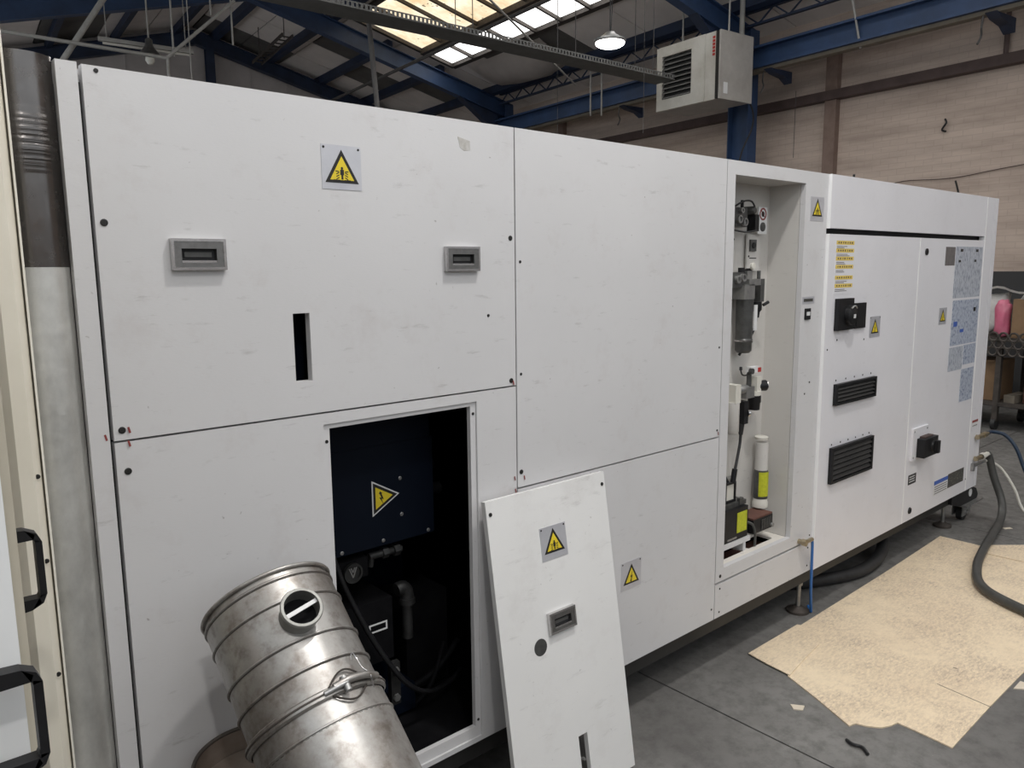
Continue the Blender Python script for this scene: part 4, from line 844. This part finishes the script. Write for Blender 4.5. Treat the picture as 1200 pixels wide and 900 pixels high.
# hoses
def hose(name, pts, r, mt, label, cat='hose'):
    b_ = new(); tube(b_, pts, r, 10, 10); return tag(mk(name, b_, mt, smooth=60), label, cat)
hose('air_hose', [(3.36, -.03, .415), (3.375, -.03, .40), (3.385, -.027, .30), (3.41, -.016, .15), (3.46, .004, .03), (3.475, .012, .007), (3.52, .05, .007)], .0068, 'blue_hose', 'thin bright blue hose hanging from the small brass fitting')
hose('drain_hose', [(4.55, .55, .24), (4.60, .32, .20), (4.58, .16, .10), (4.42, .085, .045), (4.15, .05, .035), (3.9, .10, .035), (3.6, .25, .035), (3.4, .45, .035)], .034, 'rubber', 'thick black hose curling under the machine base')
hose('air_hose', [(5.70, -.03, .582), (5.76, -.035, .583), (5.80, -.10, .565), (5.80, -.17, .49), (5.79, -.23, .36), (5.76, -.32, .18), (5.70, -.45, .05), (5.62, -.65, .014), (5.6, -1.2, .014), (6.0, -2.0, .014), (7.2, -3.0, .014)], .012, 'navy_hose', 'dark blue hose arching from the upper coupling at machine end')
hose('air_hose', [(5.72, -.03, .437), (5.75, -.035, .40), (5.76, -.07, .27), (5.74, -.13, .13), (5.62, -.17, .050), (5.30, -.225, .034), (4.94, -.285, .036), (4.62, -.355, .036), (4.36, -.46, .036), (4.22, -.63, .036), (4.15, -.88, .032), (4.2, -1.3, .026), (4.6, -2.0, .026), (5.6, -2.9, .026), (7.2, -3.6, .026)], .024, 'grey_hose', 'thick dark grey hose looping down over the cardboard')
hose('air_hose', [(5.70, -.02, .39), (5.78, -.03, .375), (5.87, -.08, .31), (5.88, -.16, .19), (5.86, -.24, .05), (5.86, -.4, .012), (5.95, -.8, .012), (6.4, -1.6, .012), (7.6, -2.6, .012)], .010, 'pvc_white', 'white hose dropping to the floor from the lower valve')

# ================================================================== OVERHEAD THINGS
# unit heater
ht = thing('unit_heater', 'white louvred unit heater hanging beside the blue column', 'heater', B(8.7, 5.7, 3.849))
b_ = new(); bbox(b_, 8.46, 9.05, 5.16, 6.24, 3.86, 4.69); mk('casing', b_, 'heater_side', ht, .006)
HU, HN = -wv, -nv
b_ = new(); holed(b_, -6.25, -5.40, 3.855, 4.695, [(-6.155, -5.625, 4.0, 4.565)], (0, 0, 0), -wv, Zv, -nv, -8.46, -8.40); fp = mk('front_panel', b_, 'heater', ht, .006)
b_ = new(); bbox(b_, 8.41, 8.46, 5.22, 5.395, 3.855, 4.695); mk('side_panel', b_, 'heater', ht, .004)
b_ = new(); bbox(b_, 8.40, 8.47, 5.165, 5.215, 3.86, 4.69); mk('corner_gap', b_, 'ink', ht)
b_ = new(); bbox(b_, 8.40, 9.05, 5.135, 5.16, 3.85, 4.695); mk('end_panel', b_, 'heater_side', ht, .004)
b_ = new(); bbox(b_, 8.452, 8.456, 5.63, 6.15, 4.0, 4.565); mk('grille_backing', b_, 'ink', fp)
for k in range(9):
    z = 4.01+k*.0625; b_ = new(); prism(b_, [(8.402, z), (8.412, z), (8.452, z+.05), (8.442, z+.05)], wv*5.63, nv, Zv, wv, 0, .52); mk('louvre_blade', b_, 'pewter', fp)
b_ = new()
for k in range(6): bbox(b_, 8.406, 8.41, 5.235, 5.275, 4.40+k*.042, 4.43+k*.042)
mk('red_lettering', b_, 'red', ht)
b_ = new(); bbox(b_, 8.47, 8.55, 5.132, 5.135, 3.92, 4.06); mk('rating_label', b_, 'label_white', ht)
for w0 in (5.3, 6.1): b_ = new(); cyl(b_, B(8.75, w0, 4.69), B(8.75, w0, RZ(8.75)+.05), .012, 8); mk('hanger_rod', b_, 'galv_pipe', ht, smooth=40)
b_ = new(); cyl(b_, B(9.2, 5.45, 4.3), B(9.2, 5.45, RZ(9.2)+.15), .035, 12); tag(mk('flue_pipe', b_, 'galv_pipe', smooth=40), 'pale vertical flue pipe just right of the heater', 'pipe')
hose('heater_cable', [B(9.06, 5.3, 3.95), B(9.2, 5.25, 3.85), B(9.3, 5.3, 3.6), B(9.25, 5.45, 3.2), B(9.3, 5.6, 2.4), B(9.35, 5.6, .03)], .012, 'rubber', 'thin black cable running down the blue column below the heater', 'cable')
# high bay lamps
def lamp(n, w, z, label, watts):
    t = thing('high_bay_lamp', label, 'lamp', B(n, w, z), 'round high bay lamps'); zt = ZR(n)+.145; o_ = B(n, w, z)
    b_ = new(); lathe(b_, o_, Zv, [(0, .155), (.012, .165), (.03, .165), (.045, .12), (.085, .06), (.10, .05), (.105, .02)], 32); mk('housing', b_, 'zinc', t, smooth=35)
    b_ = new(); lathe(b_, o_, (0, 0, -1), [(-.004, .150), (.018, .148), (.036, .12), (.045, .07)], 32); mk('lens', b_, 'lens', t, smooth=35)
    b_ = new(); cyl(b_, o_+Zv*.10, Vector((o_.x, o_.y, zt)), .006, 8); mk('cord', b_, 'rubber', t, smooth=40)
    b_ = new(); tube(b_, [o_+X*.01+Zv*.1, o_+X*.03+Zv*.4, o_+X*.0+Zv*.7, Vector((o_.x+.04, o_.y, zt))], .004, 6); mk('supply_cable', b_, 'rubber', t, smooth=60)
    ld = bpy.data.lights.new('lamp_light', 'AREA'); ld.shape = 'DISK'; ld.size = .24; ld.energy = watts; ld.color = (1, .98, .95)
    lo = bpy.data.objects.new('lamp_light', ld); COL.objects.link(lo); lo.parent = t; lo.location = (0, 0, -.05)
lamp(5.92, 4.516, 4.009, 'lit round lamp hanging under the roof left of the heater', LAMP_W)
lamp(1.95, -1.1, 4.9, 'lit round lamp hanging above the aisle before the machine', LAMP_W*1.25)
lamp(0.1, -3.5, 4.9, 'added fill lamp hanging unseen behind the camera over the aisle', LAMP_W*.9)  # extra lamp, added to brighten the front faces
# cable tray
ta, tb = B(2.2, 5.63, 4.2), B(8.3, 6.0, 4.2)
td = (tb-ta).normalized(); ts = Vector((-td.y, td.x, 0))
tr = thing('cable_tray', 'grey perforated cable tray crossing in front of the rooflight', 'cable tray', ta)
b_ = new(); bar(b_, ta, tb, .34, .004, ts); mk('tray_base', b_, 'tray', tr)
b_ = new(); bar(b_, ta+ts*.17+Zv*.03, tb+ts*.17+Zv*.03, .004, .06, ts); mk('side_rail', b_, 'tray', tr)
b_ = new(); ln = (tb-ta).length
for z in (.006, .054): bar(b_, ta-ts*.17+Zv*z, tb-ts*.17+Zv*z, .004, .013, ts)
k = 0.0
while k < ln-.05:
    p = ta-ts*.17+td*(k+.01); bar(b_, p+Zv*.012, p+Zv*.048, .004, .028, ts); k += .05
mk('perforated_rail', b_, 'tray', tr)
b_ = new(); tube(b_, [ta+Zv*.02, ta+td*2+Zv*.025+ts*.03, ta+td*4+Zv*.02-ts*.03, tb+Zv*.02], .022, 8); tube(b_, [ta+Zv*.02+ts*.07, ta+td*3+Zv*.022+ts*.05, tb+Zv*.02+ts*.06], .018, 8); mk('cables', b_, 'rubber', tr, smooth=60)
for f in (.2, .45, .7, .93):
    p = ta+(tb-ta)*f
    for s_ in (-.16, .16): b_ = new(); q = p+ts*s_; nn = q.dot(nv); cyl(b_, q, Vector((q.x, q.y, ZR(nn)+.05)), .005, 6); mk('hanger_rod', b_, 'dark_pipe', tr)
# conduits, rods and wires
def rod(name, p0, p1, r, mt, label, cat='conduit', group=None):
    b_ = new(); cyl(b_, p0, p1, r, 10); return tag(mk(name, b_, mt, smooth=40), label, cat, group)
rod('conduit', B(.2, 9, 4.41), B(2.567, 9, 4.347), .022, 'galv_pipe', 'pale straight conduit low across the top left corner')
rod('conduit', B(2.567, 9, 4.347), B(3.45, 9, 5.178), .022, 'galv_pipe', 'pale conduit rising steeply to the roof frame at left')
rod('conduit', B(2.58, 9, 4.35), B(2.58, 9, 2.3), .018, 'galv_pipe', 'vertical conduit dropping behind the machine at left')
rod('conduit', B(1.38, 9.15, 4.10), B(2.23, 9.15, 5.44), .035, 'galv_pipe', 'thick leaning conduit near the top left corner')
rod('conduit', B(6.0, 12.3, 4.74), B(6.0, 3.5, 4.755), .024, 'dark_pipe', 'dark conduit running below the rooflight along the hall')
rod('conduit', B(3.905, 6.0, 4.26), B(4.06, 6.0, 2.15), .028, 'dark_pipe', 'dark vertical pipe dropping from the cable tray')
rod('conduit', B(4.6, 5.2, 4.60), B(8.4, 8.0, 4.55), .013, 'galv_pipe', 'thin pale rod slanting across under the rooflight')
for i, (px, n, w, z0_, lab) in enumerate((('a', 2.68, 9.1, 4.40, 'pale hanging wire nearest the steep conduit'), ('b', 2.88, 9.1, 2.3, 'long hanging wire behind the steep conduit'), ('c', 3.17, 9.1, 4.98, 'short hanging rod above the steep conduit'), ('d', 3.43, 9.1, 4.65, 'short hanging rod at the top end of steep conduit'))):
    rod('hanging_wire', B(n, w, z0_), B(n, w, ZR(n)+.14), .012 if i != 1 else .007, 'galv_pipe', lab, 'wire', 'wires hanging at the left')
rod('hanging_wire', B(9.3, 8.67, 4.28), B(9.3, 8.67, 5.0), .016, 'galv_pipe', 'left one of two rods before the blue beam', 'rod', 'rods before the runway beam')
rod('hanging_wire', B(9.3, 8.39, 4.24), B(9.3, 8.39, 5.0), .016, 'galv_pipe', 'right one of two rods before the blue beam', 'rod', 'rods before the runway beam')
rod('hanging_wire', B(6.9, 6.6, 3.4), B(6.9, 6.6, RZ(6.9)+.14), .003, 'dark_pipe', 'fine wire hanging just left of the lit lamp', 'wire')
rod('hanging_wire', B(7.5, 5.6, 3.4), B(7.5, 5.6, RZ(7.5)+.14), .003, 'dark_pipe', 'fine wire hanging between lit lamp and heater', 'wire')
rod('hanging_wire', B(9.46, 3.86, 4.33), B(9.2, 3.95, RZ(9.2)+.14), .014, 'galv_pipe', 'slanting pale rod crossing the blue beam right of heater', 'rod')
rod('hanging_wire', B(9.9, 5.05, 3.2), B(9.9, 5.05, 4.1), .004, 'dark_pipe', 'pull cord hanging before the brick wall by the column', 'cord')
# unlit bell lamp and batten at the left
bl = thing('bell_lamp', 'old unlit bell lamp hanging before the dark back wall', 'lamp', B(2.58, 10, 4.6))
o_ = B(2.58, 10, 4.60)
b_ = new(); lathe(b_, o_, Zv, [(0, .13), (.03, .12), (.09, .07), (.13, .05), (.2, .045), (.22, .02)], 20); mk('shade', b_, 'pewter', bl, smooth=40)
b_ = new(); cyl(b_, o_+Zv*.2, B(2.58, 10, ZR(2.58)+.14), .012, 8); mk('stem', b_, 'galv_pipe', bl, smooth=40)
b_ = new(); lathe(b_, o_, (0, 0, -1), [(0, .05), (.07, .06), (.12, .03)], 14); mk('bulb', b_, 'pvc_white', bl, smooth=40)
bt = thing('batten_light', 'unlit pale batten light behind the steep conduit', 'lamp', B(2.9, 10, 4.7))
b_ = new(); bar(b_, B(2.0, 10.2, 4.77), B(3.2, 10.2, 4.77), .06, .05); mk('tray', b_, 'galv_pipe', bt, .004)
b_ = new(); cyl(b_, B(2.05, 10.2, 4.725), B(3.15, 10.2, 4.725), .018, 10); mk('tube', b_, 'pvc_white', bt, smooth=40)
for n in (2.1, 3.1): b_ = new(); cyl(b_, B(n, 10.2, 4.79), B(n, 10.2, ZR(n)+.14), .006, 6); mk('hanger', b_, 'galv_pipe', bt)
# ladder rack fixed under the roof
la, lb = B(5.25, 12.0, 5.75), B(5.35, 14.0, 5.72)
lr = thing('ladder_rack', 'small dark ladder rack fixed under the far roof boards', 'rack', la)
for s_ in (-.09, .09): b_ = new(); bar(b_, la+nv*s_, lb+nv*s_, .025, .05); mk('rail', b_, 'iron', lr)
for k in range(9): b_ = new(); p = la+(lb-la)*(k+.5)/9; bar(b_, p-nv*.09, p+nv*.09, .02, .02); mk('rung', b_, 'iron', lr)
for k in (.1, .9): b_ = new(); p = la+(lb-la)*k; cyl(b_, p, Vector((p.x, p.y, ZR(p.dot(nv))+.14)), .008, 6); mk('hanger', b_, 'iron', lr)

# ================================================================== TROLLEY BY THE BRICK WALL
TN0, TN1, TW0, TW1 = 8.75, 9.45, .9, 2.6
tl = thing('trolley', 'dark iron trolley with scalloped mesh sides against the brick wall', 'trolley', B(9.1, 1.7, 0))
b_ = new(); bbox(b_, TN0, TN1, TW0, TW1, .93, .955); mk('deck', b_, 'iron', tl)
for n in (TN0+.03, TN1-.03):
    for w0 in (TW0+.05, 1.74, TW1-.05):
        b_ = new(); bbox(b_, n-.025, n+.025, w0-.025, w0+.025, .12, .93); mk('leg', b_, 'iron', tl)
        b_ = new(); lathe(b_, B(n, w0, .06)-wv*.02, wv, [(0, .06), (.04, .06)], 16); mk('caster', b_, 'rubber', tl, smooth=40)
        b_ = new(); bbox(b_, n-.03, n+.03, w0-.026, w0+.026, .09, .125); mk('caster_fork', b_, 'iron', tl)
for n in (TN0+.03, TN1-.03): b_ = new(); bbox(b_, n-.02, n+.02, TW0, TW1, .25, .29); mk('lower_rail', b_, 'iron', tl)
b_ = new(); bbox(b_, TN0+.05, TN1-.05, TW0+.05, TW1-.05, .265, .28); mk('lower_shelf', b_, 'iron', tl)
for r_ in range(3):
    for k in range(18):
        b_ = new(); c_ = B(TN0-.012, TW0+.05+k*.094+(.047 if r_ % 2 else 0), .965-.075*r_)
        pts = [c_+wv*(.042*math.cos(a*math.pi/6))+Zv*(.042*math.sin(a*math.pi/6)) for a in range(13)]
        tube(b_, pts, .011, 5, 1); mk('scallop_ring', b_, 'iron', tl, smooth=60)
def carton(name, n0, n1, w0, w1, z0_, z1_, mt, label, cat, bev=.01):
    b_ = new(); bbox(b_, n0, n1, w0, w1, z0_, z1_); o = mk(name, b_, mt, None, bev, seg=2); return tag(o, label, cat)
bx = thing('carton', 'brown cardboard carton on top of the trolley', 'box', B(9.0, 1.4, .955))
b_ = new(); bbox(b_, 8.80, 9.25, 1.05, 1.665, .956, 1.345); mk('body', b_, 'box_card', bx, .006)
b_ = new(); hexa(b_, [B(8.80, 1.05, 1.345), B(8.80, 1.6, 1.345), B(8.72, 1.52, 1.43), B(8.72, 1.1, 1.43), B(8.80, 1.05, 1.351), B(8.80, 1.6, 1.351), B(8.72, 1.52, 1.436), B(8.72, 1.1, 1.436)]); mk('flap', b_, 'bag', bx)
def lump(name, c, rn, rw, rz, mt, label, cat, seed):
    rnd = random.Random(seed); b_ = new(); bmesh.ops.create_icosphere(b_, subdivisions=3, radius=1)
    ph = [rnd.uniform(0, 6) for _ in range(6)]
    for v in b_.verts:
        p = v.co.copy(); k = 1+.12*math.sin(4*p.x+ph[0])*math.cos(3.5*p.y+ph[1])+.09*math.sin(7*p.z+ph[2]+4*p.y)
        s_ = lambda q: math.copysign(abs(q)**.62, q)
        q = B(c[0]+s_(p.x)*rn*k, c[1]+s_(p.y)*rw*k, max(c[2]+s_(p.z)*rz*k, c[2]-rz+.002)); v.co = q
    return tag(mk(name, b_, mt, smooth=50), label, cat)
lump('plastic_bag', (8.85, 1.770, 1.145), .07, .065, .19, 'pink', 'pink plastic bag on the trolley beside the carton', 'bag', 3)
lump('plastic_bag', (9.10, 1.93, 1.175), .11, .12, .22, 'bag', 'crumpled white bag on the trolley behind the pink one', 'bag', 5)
carton('crate', 8.95, 9.35, 1.0, 1.56, .281, .66, 'amber', 'dark red crate on the lower shelf of the trolley', 'crate')
carton('crate', 8.85, 9.2, 1.60, 1.70, .281, .36, 'timber', 'small tan box on the lower shelf of the trolley', 'box')
carton('crate', 8.9, 9.3, 1.80, 2.4, .281, .70, 'box_card', 'tall brown box on the lower shelf behind the trolley leg', 'box')
b_ = new(); prv = None
for k in range(15):
    t = k/14; row = [b_.verts.new(B(n, 2.25-1.0*t, 1.455-.09*t+.02*math.sin(9*t+4*n)+.012*math.sin(23*t+n*9))) for n in (8.95, 9.06, 9.18, 9.3)]
    if prv:
        for i in range(3): b_.faces.new((prv[i], row[i], row[i+1], prv[i+1]))
    prv = row
bmesh.ops.solidify(b_, geom=b_.faces[:], thickness=.004)
tag(mk('plastic_wrap', b_, 'bag', smooth=60), 'crumpled plastic sheet draped over the trolley load', 'wrap')
